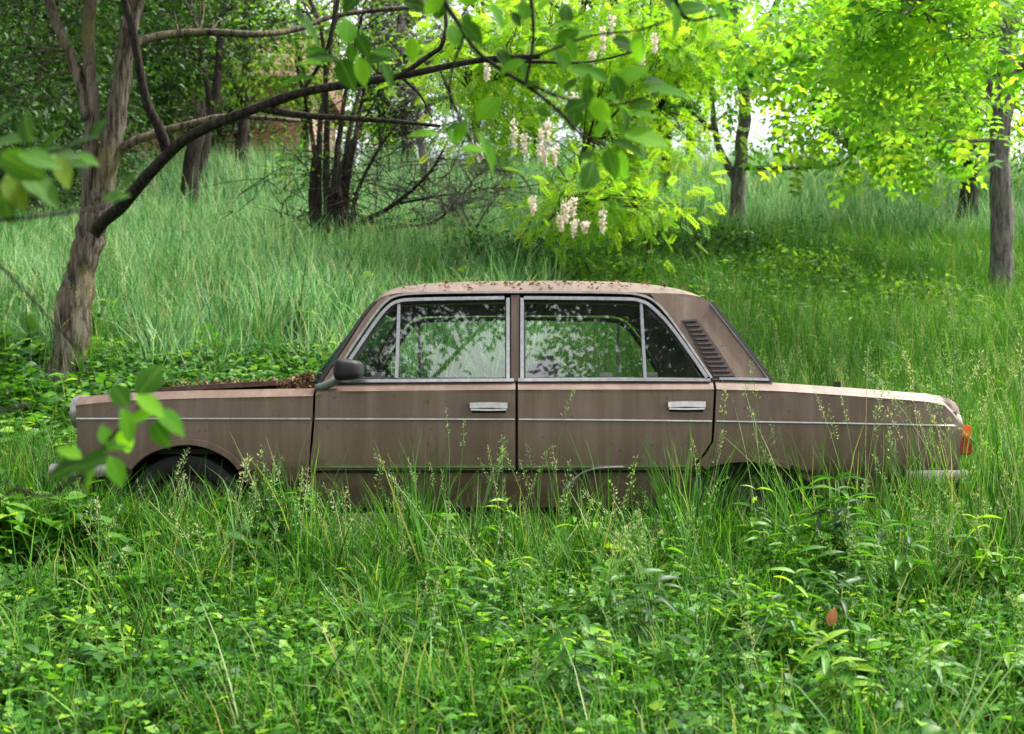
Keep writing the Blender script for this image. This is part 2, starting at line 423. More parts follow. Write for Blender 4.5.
def axis_vals(lo, hi, fine_lo, fine_hi, step, coarse):
    v = list(np.arange(fine_lo, fine_hi + 1e-6, step)); a = fine_lo; s_ = step
    while a > lo: s_ *= coarse; a -= s_; v.insert(0, a)
    a = fine_hi; s_ = step
    while a < hi: s_ *= coarse; a += s_; v.append(a)
    return v
gx = axis_vals(-400, 400, -8, 8, 0.25, 1.25); gy = axis_vals(-200, 600, -6, 12, 0.25, 1.2)
g = MB(); g.V = [(x, y, hgt(x, y)) for y in gy for x in gx]; nx = len(gx)
g.F = [(j * nx + i, j * nx + i + 1, (j + 1) * nx + i + 1, (j + 1) * nx + i) for j in range(len(gy) - 1) for i in range(nx - 1)]
g.r = [0.5] * len(g.V)
def soil_mat():
    m, nt, out = mat('soil')
    p = N(nt, 'ShaderNodeBsdfPrincipled', Roughness=0.95); p.inputs['Specular IOR Level'].default_value = 0.1
    t = noise_tex(nt, 0.9, 5); t2 = noise_tex(nt, 25, 6, 0.7)
    a = ramp(nt, t2.outputs[0], [(0.3, (0.016, 0.012, 0.008)), (0.6, (0.05, 0.036, 0.024)), (0.8, (0.11, 0.08, 0.055))])
    b = ramp(nt, t2.outputs[0], [(0.3, (0.008, 0.025, 0.004)), (0.7, (0.03, 0.075, 0.012))])
    r = ramp(nt, t.outputs[0], [(0.35, (0, 0, 0)), (0.6, (0.9, 0.9, 0.9))])
    mx = N(nt, 'ShaderNodeMix', data_type='RGBA'); nt.links.new(r.outputs[0], mx.inputs[0]); nt.links.new(a.outputs[0], mx.inputs[6]); nt.links.new(b.outputs[0], mx.inputs[7])
    nt.links.new(mx.outputs[2], p.inputs['Base Color'])
    bp = N(nt, 'ShaderNodeBump', Strength=0.8, Distance=0.03); nt.links.new(t2.outputs[0], bp.inputs['Height']); nt.links.new(bp.outputs[0], p.inputs['Normal'])
    nt.links.new(p.outputs[0], out.inputs[0]); return m
tag(g.build('ground', soil_mat()), 'grassy ground rising to a bank behind the car', 'ground', kind='structure')

# ------------------------------------------------------------------ the car
WID = 1.61; YC = WID / 2
TOPLINE = [(78, 397), (120, 393), (200, 390.3), (315, 388), (330, 383.5), (510, 381.8), (715, 381.5), (775, 383), (850, 388), (925, 393.6), (940, 395.8), (949, 398.6), (955, 402.6), (959, 408), (961, 415)]
TL = [(W(a, b, 0.04).x, W(a, b, 0.04).z) for a, b in TOPLINE]
def topz(X):
    if X <= TL[0][0]: return TL[0][1]
    for (x0, z0), (x1, z1) in zip(TL, TL[1:]):
        if X <= x1: return z0 + (z1 - z0) * (X - x0) / (x1 - x0)
    return TL[-1][1]
GZ = W(500, 382, 0.05).z          # belt height
def inset(X, Z):
    zt = topz(X); t = zt - Z
    if t > 0 and X > 1.6:                      # at the rounded tail measure across the slope, not straight down
        sl = (topz(X + 0.01) - topz(X - 0.01)) / 0.02; t /= math.sqrt(1 + sl * sl)
    e = 0.0
    if X < -1.62: e += ((-1.62 - X) / 0.33) ** 2 * 0.045
    if X > 1.68: e += ((X - 1.68) / 0.30) ** 2 * 0.05
    if t < 0:
        return 0.056 + 0.355 * -t + e
    if t < 0.036:
        return 0.056 * (1 - t / 0.036) + e
    if Z > 0.60: return e + 0.004 * (Z - 0.60) / 0.15
    if Z > 0.40: return e + 0.022 * ((0.60 - Z) / 0.2) ** 2
    return e + 0.022 + 0.035 + (0.40 - Z) * 0.22
def CP(px, py, extra=0.0):
    """point of the near car side seen at a pixel (extra = metres further in)"""
    Y = 0.03
    for _ in range(4):
        p = W(px, py, Y); Y = inset(p.x, p.z) + extra
    return W(px, py, Y)

car = thing('abandoned_car', 'rusting brown four-door saloon car sunk in tall grass', 'car', (0, YC, 0))

def finish(bm, name, material, parent, far, angle=35, smooth=True, label=None):
    if far:
        for v in bm.verts: v.co.y = WID - v.co.y
        bmesh.ops.reverse_faces(bm, faces=bm.faces[:])
    bmesh.ops.recalc_face_normals(bm, faces=bm.faces[:])
    o = Vector((0, YC, 0))
    for v in bm.verts: v.co -= o
    me = bpy.data.meshes.new(name); bm.to_mesh(me); bm.free()
    me.polygons.foreach_set('use_smooth', [True] * len(me.polygons)); me.set_sharp_from_angle(angle=R(angle))
    ob = link(name, me, material, parent, label)
    return ob

def panel(name, outline, material=None, parent=None, far=False, extra=0.0, thick=0.012, smooth_out=False, label=None, cuts=True):
    """pressed sheet: outline traced on the side of the car, bent to the body's section, with thickness"""
    pts = [CP(a, b, extra) for a, b in outline]
    bm = bmesh.new()
    vs = [bm.verts.new((p.x, 0, p.z)) for p in pts]
    bm.faces.new(vs)
    if cuts:
        zs = sorted(set([round(z, 3) for z in list(np.arange(0.2, 0.70, 0.05))]))
        for z in zs + list(np.arange(0.80, 1.25, 0.06)):
            bmesh.ops.bisect_plane(bm, geom=bm.verts[:] + bm.edges[:] + bm.faces[:], plane_co=(0, 0, z), plane_no=(0, 0, 1))
        xs = np.arange(min(p.x for p in pts) + 0.05, max(p.x for p in pts), 0.09)
        for x in xs:
            bmesh.ops.bisect_plane(bm, geom=bm.verts[:] + bm.edges[:] + bm.faces[:], plane_co=(x, 0, 0), plane_no=(1, 0, 0))
        for dz in (0.006, 0.018, 0.030, 0.036, 0.040, 0.055):       # rows that follow the shoulder
            for (x0, z0), (x1, z1) in zip(TL, TL[1:]):
                fs = [f for f in bm.faces if x0 - 1e-4 <= f.calc_center_median().x <= x1 + 1e-4]
                if not fs: continue
                es = list({e for f in fs for e in f.edges}); vv = list({v for f in fs for v in f.verts})
                n_ = Vector((-(z1 - z0), 0, x1 - x0)).normalized()
                bmesh.ops.bisect_plane(bm, geom=vv + es + fs, plane_co=(x0, 0, z0 - dz), plane_no=n_)
    bmesh.ops.triangulate(bm, faces=[f for f in bm.faces if len(f.verts) > 4])
    for v in bm.verts: v.co.y = inset(v.co.x, v.co.z) + extra
    bmesh.ops.recalc_face_normals(bm, faces=bm.faces[:])
    if sum(f.normal.y for f in bm.faces) > 0: bmesh.ops.reverse_faces(bm, faces=bm.faces[:])
    if thick:
        bmesh.ops.solidify(bm, geom=bm.faces[:], thickness=thick)
    return finish(bm, name, material or M['paint'], parent or car, far, label=label)

def strip(name, pts, width, thick, material, parent=None, far=False, extra=0.0, out=0.004, k=5, join=None, label=None):
    """moulding: a flat bar laid along the side of the car, standing out a little"""
    P = [CP(a, b, extra) for a, b in pts]
    if k > 1 and len(P) > 2: P = smooth_path(P, k)
    elif len(P) == 2: P = [P[0].lerp(P[1], i / 12) for i in range(13)]
    bm = join if join is not None else bmesh.new(); rings = []
    for i, p in enumerate(P):
        t = P[min(i + 1, len(P) - 1)] - P[max(i - 1, 0)]; t = Vector((t.x, 0, t.z)).normalized()
        nrm = Vector((-t.z, 0, t.x)) * width / 2
        ring = []
        for q, dy in ((nrm, 0.004), (nrm * 0.8, -thick), (-nrm * 0.8, -thick), (-nrm, 0.004)):
            c = p + q
            ring.append(bm.verts.new((c.x, inset(c.x, c.z) + extra - out + dy, c.z)))
        rings.append(ring)
    for a, b in zip(rings, rings[1:]):
        for j in range(4): bm.faces.new((a[j], a[(j + 1) % 4], b[(j + 1) % 4], b[j]))
    bm.faces.new(rings[0]); bm.faces.new(rings[-1][::-1])
    if join is not None: return None
    return finish(bm, name, material, parent or car, far, 40, label=label)

def pane(name, outline, material, parent, far, extra):
    pts = [CP(a, b, extra) for a, b in outline]
    bm = bmesh.new(); bm.faces.new([bm.verts.new(p) for p in pts])
    return finish(bm, name, material, parent, far)

ARCH_F = [(252, 496), (250, 484), (246, 474), (233, 459), (213, 447), (190, 442), (166, 445), (146, 453), (132, 465), (124, 480), (121, 496)]
ARCH_R = [(820, 496), (815, 486), (807, 477), (790, 467), (768, 461), (745, 459), (722, 461), (706, 466), (696, 474)]
FENDER = [(79, 397), (120, 393), (200, 390.3), (315, 388.2), (312.5, 415), (310.5, 440), (308.5, 470), (306, 495)] + ARCH_F + [(90, 494), (82, 470), (77, 440), (76.5, 415)]
FDOOR = [(317.5, 387.4), (330, 383.6), (420, 382.4), (515.3, 381.9), (515.3, 470), (310.7, 471), (313, 440), (315, 415)]
RDOOR = [(518, 381.9), (620, 381.5), (712.6, 381.5), (712.2, 425), (711.3, 441), (705, 451.5), (695.5, 462.5), (690.5, 470), (518, 470)]
QUART = [(715.2, 381.5), (775, 383), (850, 388), (925, 393.6), (940, 395.8), (949, 398.6), (955, 402.6), (959, 408), (961, 417), (962, 440), (960, 465), (952, 480), (930, 488)] + ARCH_R + [(693, 470), (697.5, 464), (707, 453), (713.6, 441.5), (714.8, 425)]
ROCK = [(262, 473.5), (688, 472.5), (693, 488), (690, 507), (262, 508)]
CPIL = [(650, 293.5), (668, 293.2), (686, 294), (700, 296.5), (711, 302), (735, 333), (756, 361), (771, 381), (712.5, 380), (699, 361), (686, 341), (673, 322), (660, 306)]
WIN_F = [(340, 379), (352, 361), (366, 340), (380, 320), (390, 308.5), (400, 303), (420, 301), (506, 299.5), (506, 379)]
WIN_R = [(524, 379), (524, 299.5), (620, 300.5), (640, 302.5), (652, 309), (668, 327), (690, 357), (705, 379)]

for far in (False, True):
    yo = (lambda y: WID - y) if far else (lambda y: y)
    # front wing
    fe = panel('front_fender', FENDER, far=far)
    strip('arch_lip', ARCH_F[1:-1], 0.03, 0.012, M['paint'], fe, far, out=0.006)
    strip('trim_strip', [(77, 418.5), (200, 418.5), (311, 418.7)], 0.0075, 0.006, M['chrome'], fe, far, k=6)
    # doors
    fd = panel('front_door', FDOOR, far=far)
    strip('trim_strip', [(315.5, 418.7), (420, 419), (514.5, 419.2)], 0.0075, 0.006, M['chrome'], fd, far, k=6)
    strip('lower_trim', [(316, 466.5), (420, 466.5), (514, 466.5)], 0.012, 0.009, M['chrome'], fd, far, k=6)
    rd = panel('rear_door', RDOOR, far=far)
    strip('trim_strip', [(519, 419.2), (620, 420), (711.5, 421)], 0.0075, 0.006, M['chrome'], rd, far, k=6)
    strip('lower_trim', [(519, 466.5), (600, 466.5), (686, 466)], 0.012, 0.009, M['chrome'], rd, far, k=6)
    qp = panel('rear_fender', QUART, far=far)
    strip('arch_lip', ARCH_R, 0.03, 0.012, M['paint'], qp, far, out=0.006)
    strip('trim_strip', [(716, 421), (850, 423.3), (959, 425.5)], 0.0075, 0.006, M['chrome'], qp, far, k=8)
    panel('sill_panel', ROCK, far=far)
    # rear pillar with louvres
    cp = panel('rear_pillar', CPIL, far=far)
    vg = panel('vent_grille', [(682, 320), (697, 319), (717, 347), (736, 377), (714, 378), (699, 352)], M['vent'], cp, far, extra=-0.003, thick=0.006)
    bm = bmesh.new()
    for i in range(13):
        t = i / 12.0
        strip('', [(683.5 + 29 * t + 2 * math.sin(t * 3), 321 + 54.5 * t), (697 + 36.5 * t, 320.5 + 55 * t)], 0.009, 0.006, None, far=far, extra=-0.003, out=0.003, k=1, join=bm)
    finish(bm, 'louvre', M['vent'], cp, far)
    strip('belt_trim', [(719, 378.5), (745, 379), (768, 379.5)], 0.014, 0.006, M['chrome'], cp, far, k=4)
    # door window frames and glass
    for door, WIN, div, nm in ((fd, WIN_F, [(399, 304), (398, 340), (396.5, 378)], 'f'), (rd, WIN_R, [(641, 303.5), (643, 340), (645, 378)], 'r')):
        bm = bmesh.new()
        L = len(WIN)
        if nm == 'f':
            strip('', [(a - 1.5, b - 1.5) for a, b in WIN[:-1]], 0.019, 0.012, None, far=far, join=bm, k=3, out=0.006)
            strip('', [(508, 298), (508, 340), (508, 381)], 0.019, 0.012, None, far=far, join=bm, k=2, out=0.006)
            strip('', [(336, 381.2), (420, 380.6), (514, 380)], 0.017, 0.012, None, far=far, join=bm, k=3, out=0.006)
        else:
            strip('', [(a + (1.5 if i > 3 else 0), b - 1.5) for i, (a, b) in enumerate(WIN[1:])], 0.019, 0.012, None, far=far, join=bm, k=3, out=0.006)
            strip('', [(522, 298), (522, 340), (522, 381)], 0.019, 0.012, None, far=far, join=bm, k=2, out=0.006)
            strip('', [(518, 380), (620, 379.6), (710, 380)], 0.017, 0.012, None, far=far, join=bm, k=3, out=0.006)
        finish(bm, 'window_frame', M['chrome'], door, far)
        strip('window_divider', div, 0.016, 0.010, M['chrome'], door, far, k=3, extra=0.004)
        g1 = [(a, b) for a, b in WIN]
        # seal behind the chrome
        bm = bmesh.new(); strip('', WIN + [WIN[0]], 0.016, 0.004, None, far=far, join=bm, k=1, out=0.001, extra=0.004)
        finish(bm, 'window_seal', M['rubber'], door, far)
        pane('window_glass', g1, M['glass'], door, far, 0.010)
        # latch knobs seen along the bottom of the glass
    # outer handles
    for door, x0, x1, y0 in ((fd, 470, 507.5, 406.5), (rd, 667.5, 705, 405.5)):
        bm = bmesh.new()
        strip('', [(x0 + 2, y0 + 2.0), ((x0 + x1) / 2, y0 + 2.0), (x1 - 2, y0 + 2.0)], 0.042, 0.004, None, far=far, join=bm, k=3, out=0.002)
        finish(bm, 'handle_recess', M['plastic'], door, far)
        bm = bmesh.new()
        strip('', [(x0, y0 - 1.0), ((x0 + x1) / 2, y0 - 1.4), (x1, y0 - 1.0)], 0.030, 0.016, None, far=far, join=bm, k=4, out=0.009)
        strip('', [(x0 + 1, y0 + 3.0), ((x0 + x1) / 2, y0 + 3.4), (x1 - 1, y0 + 3.0)], 0.010, 0.010, None, far=far, join=bm, k=4, out=0.012)
        finish(bm, 'handle', M['chrome'], door, far)
    # body pillars
    bm = bmesh.new(); strip('', [(325, 384), (337.5, 365), (352.5, 342), (368, 318), (380, 304), (390, 297.5)], 0.030, 0.014, None, far=far, join=bm, k=3, out=0.0)
    finish(bm, 'front_pillar', M['paint'], car, far)
    bm = bmesh.new(); strip('', [(319, 384), (331.5, 364.5), (346.5, 341), (362, 317.5), (375, 302)], 0.018, 0.010, None, far=far, join=bm, k=3, out=0.0)
    finish(bm, 'screen_seal', M['rubber'], car, far)
    bm = bmesh.new(); strip('', [(515.2, 381), (515.2, 340), (515.2, 295)], 0.046, 0.006, None, far=far, join=bm, k=3, out=-0.004)
    finish(bm, 'middle_pillar', M['paint'], car, far)
    bm = bmesh.new(); strip('', [(331, 381), (342.5, 363), (358, 339), (374, 316), (386, 302), (399, 295.5), (430, 293.2), (515, 292.3), (610, 292.8), (640, 295.2), (656, 303), (671, 320), (692, 350), (711, 378)], 0.013, 0.016, None, far=far, join=bm, k=3, out=0.002)
    finish(bm, 'rain_gutter', M['dull_chrome'], car, far)
    # inner trim of the doors
    bm = bmesh.new()
    for x0, x1 in ((-0.86, 0.01), (0.025, 0.86)):
        m = MB(); m.box((x0, 0.085, 0.27), (x1, 0.11, GZ - 0.012))
        vs = [bm.verts.new(v) for v in m.V]
        for f in m.F: bm.faces.new([vs[i] for i in f])
    finish(bm, 'inner_trim', M['interior'], car, far)
    # inner wheel wells
    for x0, x1 in ((-1.84, -1.06), (0.72, 1.52)):
        bm = bmesh.new()
        m = MB(); m.box((x0, 0.27, 0.02), (x1, 0.29, 0.70)); m.box((x0, 0.06, 0.47), (x1, 0.268, 0.49)); m.box((x0 - 0.02, 0.06, 0.12), (x0 - 0.002, 0.27, 0.49)); m.box((x1 + 0.002, 0.06, 0.12), (x1 + 0.02, 0.27, 0.49))
        vs = [bm.verts.new(v) for v in m.V]
        for f in m.F: bm.faces.new([vs[i] for i in f])
        finish(bm, 'wheel_well', M['under'], car, far)

# loose length of sill trim hanging at the rear door, and a stay in front of it
m = MB(); m.tube(smooth_path([CP(624, 467, -0.012), CP(600, 468, -0.018), CP(584, 472, -0.03), CP(571, 482, -0.035), CP(562, 494, -0.03)], 4), 0.007, 6)
m.build('loose_trim', M['dull_chrome'], car, label='bent trim strip hanging loose below the rear door')

# roof
ROOF_EDGE = [(376, 301), (381, 297.6), (390, 294.4), (405, 292.6), (440, 291.6), (515, 291), (610, 291.5), (650, 293), (675, 294.5), (695, 296.5), (706, 300), (712, 303.5)]
RCROWN = [0.012, 0.035, 0.055, 0.068, 0.080, 0.085, 0.085, 0.080, 0.070, 0.050, 0.028, 0.012]
bm = bmesh.new(); rows = []; NJ = 25
for (a, b), c in zip(ROOF_EDGE, RCROWN):
    p = CP(a, b); row = []
    for j in range(NJ):
        t = -1 + 2 * j / (NJ - 1); t = math.copysign(abs(t) ** 0.75, t)
        y = YC + t * (YC - p.y)
        bulge = 0.0
        if a < 400: bulge = -0.06 * (1 - t * t) * (400 - a) / 24
        if a > 690: bulge = 0.05 * (1 - t * t) * (a - 690) / 22
        row.append(bm.verts.new((p.x + bulge, y, p.z + c * (1 - abs(t) ** 3.6))))
    rows.append(row)
for a, b in zip(rows, rows[1:]):
    for j in range(NJ - 1): bm.faces.new((a[j], a[j + 1], b[j + 1], b[j]))
bmesh.ops.recalc_face_normals(bm, faces=bm.faces[:])
if sum(f.normal.z for f in bm.faces) < 0: bmesh.ops.reverse_faces(bm, faces=bm.faces[:])
bmesh.ops.subdivide_edges(bm, edges=bm.edges[:], cuts=1, use_grid_fill=True, smooth=0.6)
bmesh.ops.solidify(bm, geom=bm.faces[:], thickness=0.012)
roof = finish(bm, 'roof', M['paint'], car, False, 50)
# cloth lining under the roof
bm = bmesh.new(); rows = []
for a, b in [(384, 301), (410, 297), (515, 296), (620, 296), (672, 298), (700, 304)]:
    p = CP(a, b, 0.03)
    rows.append([bm.verts.new((p.x, YC + t * (YC - p.y), p.z + 0.012 * (1 - t * t))) for t in lerp_list(-1, 1, 9)])
for a, b in zip(rows, rows[1:]):
    for j in range(8): bm.faces.new((a[j], a[j + 1], b[j + 1], b[j]))
finish(bm, 'headliner', M['headliner'], car, False)

def screen(name, base_px, top_px, bulge, material):
    b0, t0 = CP(*base_px, 0.015), CP(*top_px, 0.02)
    bm = bmesh.new(); rows = []
    for i in range(9):
        v = i / 8; e = b0.lerp(t0, v); row = []
        for j in range(17):
            t = -1 + 2 * j / 16
            row.append(bm.verts.new((e.x + bulge * (1 - t ** 4) * (1 - 0.55 * v), YC + t * (YC - e.y), e.z + 0.01 * (1 - t * t))))
        rows.append(row)
    for a, b in zip(rows, rows[1:]):
        for j in range(16): bm.faces.new((a[j], a[j + 1], b[j + 1], b[j]))
    return finish(bm, name, material, car, False, 60)
screen('windscreen', (320, 384), (376, 302), -0.12, M['glass_green'])
screen('rear_window', (772, 381), (712, 304), 0.05, M['glass_green'])
for nm, b_, t_ in (('rear_seal', (772.5, 381), (712, 302.5)),):
    for far in (False, True):
        bm = bmesh.new(); strip('', [b_, (758, 362), (735, 332), t_], 0.018, 0.010, None, far=far, join=bm, k=3, out=0.0)
        finish(bm, 'rear_seal', M['rubber'], car, far)
        bm = bmesh.new(); strip('', [(769.5, 380.5), (755.5, 361.5), (733, 332.5), (710.5, 304)], 0.008, 0.008, None, far=far, join=bm, k=3, out=0.0)
        finish(bm, 'rear_trim', M['dull_chrome'], car, far)

# bonnet: rusty lid, not closed, its near edge lifted
def deck(name, edge_px, lift, crown, material, inner=0.03, thick=0.014, tilt=0.0, bulge_end=0.0):
    bm = bmesh.new(); rows = []
    for i, ((a, b), lf) in enumerate(zip(edge_px, lift)):
        p = CP(a, b, inner); row = []
        for j in range(15):
            t = -1 + 2 * j / 14
            y = YC + t * (YC - p.y)
            z = topz(p.x) + lf * (1 - tilt * (t + 1) / 2) + crown * (1 - t * t)
            row.append(bm.verts.new((p.x - bulge_end * (1 - t * t), y, z)))
        rows.append(row)
    for a, b in zip(rows, rows[1:]):
        for j in range(14): bm.faces.new((a[j], a[j + 1], b[j + 1], b[j]))
    bmesh.ops.recalc_face_normals(bm, faces=bm.faces[:])
    if sum(f.normal.z for f in bm.faces) < 0: bmesh.ops.reverse_faces(bm, faces=bm.faces[:])
    bmesh.ops.solidify(bm, geom=bm.faces[:], thickness=thick)
    return finish(bm, name, material, car, False, 40)
deck('bonnet', [(84, 396), (120, 393), (160, 391.5), (200, 390.3), (240, 389.5), (276, 389)], [0.002, 0.008, 0.018, 0.026, 0.032, 0.038], 0.022, M['rust'], inner=0.012, thick=0.022, tilt=0.7)
deck('scuttle', [(279, 388.9), (297, 388.5), (316, 388)], [-0.012, -0.012, -0.010], 0.01, M['rust'], inner=0.0)
deck('boot_lid', [(774, 383), (800, 384.7), (850, 388), (900, 392), (925, 393.6), (940, 395.8), (949, 398.6), (955, 402.6), (958.5, 407.5), (960.5, 414)], [0] * 10, 0.02, M['paint'], inner=0.002, bulge_end=-0.03)
deck('rear_shelf', [(714, 382), (740, 382), (774, 383)], [-0.01, -0.01, -0.004], 0.0, M['interior'], inner=0.002)
# litter of dry leaves and twigs on the scuttle
lit = MB()
tv, tf = leaf_template(0.6, 0.2, 0.3)
for i in range(900):
    x = random.triangular(W(262, 0, 0).x, W(316, 0, 0).x, W(300, 0, 0).x); y = 0.08 + random.random() ** 1.3 * 1.4
    q = (x - W(262, 0, 0).x) / 0.24
    z = topz(x) + random.random() * 0.07 * max(0.1, min(1, q * 1.3)) + 0.004
    e = Euler((random.uniform(-0.6, 0.6), random.uniform(-0.6, 0.6), random.uniform(0, 6.3))).to_matrix(); s_ = random.uniform(0.02, 0.045)
    lit.add([e @ (Vector(v) * s_) + Vector((x, y, z)) for v in tv], [tuple(f) for f in tf])
for i in range(260):
    x = random.uniform(W(150, 0, 0).x, W(276, 0, 0).x); y = 0.1 + random.random() * 1.3
    z = topz(x) + 0.035 + 0.02 * random.random()
    e = Euler((random.uniform(-0.3, 0.3), random.uniform(-0.3, 0.3), random.uniform(0, 6.3))).to_matrix(); s_ = random.uniform(0.015, 0.04)
    lit.add([e @ (Vector(v) * s_) + Vector((x, y, z)) for v in tv], [tuple(f) for f in tf])
tag(lit.build('leaf_litter', M['litter'], smooth=False), 'dry brown leaves heaped below the windscreen on the bonnet', 'leaf litter', kind='stuff')
rl = MB()
for i in range(230):
    X = random.uniform(-0.54, 0.80); t = random.choice((random.uniform(-0.97, -0.7), random.uniform(-0.9, 0.9))); p = CP(512 + X * 225, 291.5)
    y = YC + t * (YC - p.y); z = p.z + 0.085 * (1 - abs(t) ** 3.6) + 0.004
    e = Euler((random.uniform(-0.3, 0.3), random.uniform(-0.3, 0.3), random.uniform(0, 6.3))).to_matrix(); s_ = random.uniform(0.012, 0.035)
    rl.add([e @ (Vector(v) * s_) + Vector((X, y, z)) for v in tv], [tuple(f) for f in tf])
tag(rl.build('fallen_petals', M['litter'], smooth=False), 'scattered dry leaves and petals lying on the brown roof', 'leaf litter', kind='stuff')

# nose and tail
def xface(name, px0, yy, zz, material, depth=0.03):
    m = MB(); X = W(px0, 0, 0.2).x
    m.box((X, yy[0], zz[0]), (X + depth, yy[1], zz[1])); return m.build(name, material, car, smooth=False)
m = MB(); X = W(81, 0, 0).x; m.box((X, 0.09, 0.30), (X + 0.03, 1.52, 0.70)); m.build('front_panel', M['paint'], car, smooth=False)
m = MB()
for k in range(16): m.box((X - 0.012, 0.36, 0.50 + k * 0.011), (X - 0.002, 1.25, 0.505 + k * 0.011))
m.build('grille', M['dull_chrome'], car, smooth=False)
for far in (False, True):
    for yy in (0.155, 0.325):
        y = WID - yy if far else yy
        c = W(83, 405, 0.15); m = MB()
        ring = [(0.060, 0.05), (0.076, 0.03), (0.078, -0.015), (0.072, -0.035), (0.064, -0.040), (0.060, -0.025)]
        V = []; n = 28
        for r_, a_ in ring:
            for j in range(n): V.append((c.x + 0.0 + a_, y + r_ * math.cos(2 * math.pi * j / n), 0.658 + r_ * math.sin(2 * math.pi * j / n)))
        m.add(V, [(i * n + j, i * n + (j + 1) % n, (i + 1) * n + (j + 1) % n, (i + 1) * n + j) for i in range(len(ring) - 1) for j in range(n)])
        hl = m.build('headlight', M['dull_chrome'], car, angle=40)
        m = MB(); V = []; ring = [(0.0595, -0.022), (0.05, -0.032), (0.03, -0.038), (0.004, -0.04)]
        for r_, a_ in ring:
            for j in range(n): V.append((c.x + a_, y + r_ * math.cos(2 * math.pi * j / n), 0.658 + r_ * math.sin(2 * math.pi * j / n)))
        m.add(V, [(i * n + j, i * n + (j + 1) % n, (i + 1) * n + (j + 1) % n, (i + 1) * n + j) for i in range(len(ring) - 1) for j in range(n)] + [tuple(range(3 * n, 4 * n))])
        m.build('lens', M['lens'], hl, origin=(0, YC, 0))
def bumper(name, xe, sign, zc, hh=0.030):
    m = MB(); pts = []
    for t in lerp_list(-1, 1, 21):
        y = YC + t * 0.80; x = xe + sign * (0.07 * (1 - abs(t) ** 4)) - sign * 0.03
        pts.append(Vector((x, y, zc)))
    pts = [Vector((xe - sign * 0.30, -0.005, zc + 0.0)), Vector((xe - sign * 0.12, -0.008, zc))] + pts + [Vector((xe - sign * 0.12, WID + 0.008, zc)), Vector((xe - sign * 0.30, WID + 0.005, zc))]
    V = []; Fc = []
    prof = [(-0.012, -hh), (0.010, -hh * .9), (0.022, 0.0), (0.010, hh * .9), (-0.012, hh)]
    for i, p in enumerate(pts):
        t = (pts[min(i + 1, len(pts) - 1)] - pts[max(i - 1, 0)]).normalized(); o = Vector((t.y, -t.x, 0)) * sign
        for a_, b_ in prof: V.append(p + o * a_ + Vector((0, 0, b_)))
    n = len(prof)
    Fc = [(i * n + j, i * n + (j + 1) % n, (i + 1) * n + (j + 1) % n, (i + 1) * n + j) for i in range(len(pts) - 1) for j in range(n)]
    m.add(V, Fc); b = m.build(name, M['dull_chrome'], car, angle=50)
    return b
bumper('front_bumper', W(52, 0, 0).x, -1, 0.40); bumper('rear_bumper', W(966, 0, 0).x, 1, W(0, 477, 0).z)
X = W(957.5, 0, 0).x; m = MB(); m.box((X - 0.02, 0.08, 0.34), (X, 1.53, 0.66)); m.build('rear_panel', M['paint'], car, smooth=False)
for far in (False, True):
    zs = [W(0, 425, 0.1).z, W(0, 437, 0.1).z, W(0, 455, 0.1).z]
    x1 = W(964, 0, 0.1).x
    def lamp(nm, z0, z1, mt, par):
        bm = bmesh.new(); m = MB(); m.box((X + 0.002, 0.066, z0), (x1, 0.40, z1))
        vs = [bm.verts.new(v) for v in m.V]
        for f in m.F: bm.faces.new([vs[i] for i in f])
        bmesh.ops.bevel(bm, geom=bm.edges[:], offset=0.008, segments=2, affect='EDGES')
        return finish(bm, nm, mt, par, far)
    tl = lamp('tail_light', zs[2], zs[1] - 0.001, M['red'], car)
    lamp('indicator_lens', zs[1] + 0.001, zs[0], M['orange'], tl)

# floor, engine bay, boot
m = MB(); m.box((-1.05, 0.14, 0.20), (0.75, 1.47, 0.235)); m.box((0.75, 0.30, 0.24), (1.93, 1.31, 0.275)); m.box((-1.88, 0.30, 0.22), (-1.05, 1.31, 0.25))
m.box((-0.90, 0.12, 0.24), (-0.88, 1.49, 0.72)); m.box((0.98, 0.12, 0.28), (1.0, 1.49, 0.76))
m.build('floor_pan', M['under'], car, smooth=False)

# wheels
for px in (186, 752):
    for far in (False, True):
        c = W(px, 516, 0.12); y = WID - 0.175 if far else 0.175
        wh = bpy.data.objects.new('wheel', None)
        m = MB(); sg = -1 if far else 1
        prof = [(0.185, 0.0), (0.20, -0.065), (0.245, -0.085), (0.275, -0.080), (0.290, -0.06), (0.292, 0.06), (0.275, 0.080), (0.245, 0.085), (0.20, 0.065)]
        m.lathe_y((c.x, y, c.z), prof, 40, squash=0.26)
        tyre = m.build('wheel', M['rubber'], car, angle=40)
        m = MB(); m.lathe_y((c.x, y, c.z), [(a, b * sg) for a, b in [(0.186, -0.055), (0.175, -0.068), (0.150, -0.050), (0.120, -0.042), (0.080, -0.060), (0.045, -0.072), (0.01, -0.074)]], 36)
        m.build('hubcap', M['hub'], tyre, origin=(0, YC, 0), angle=40)

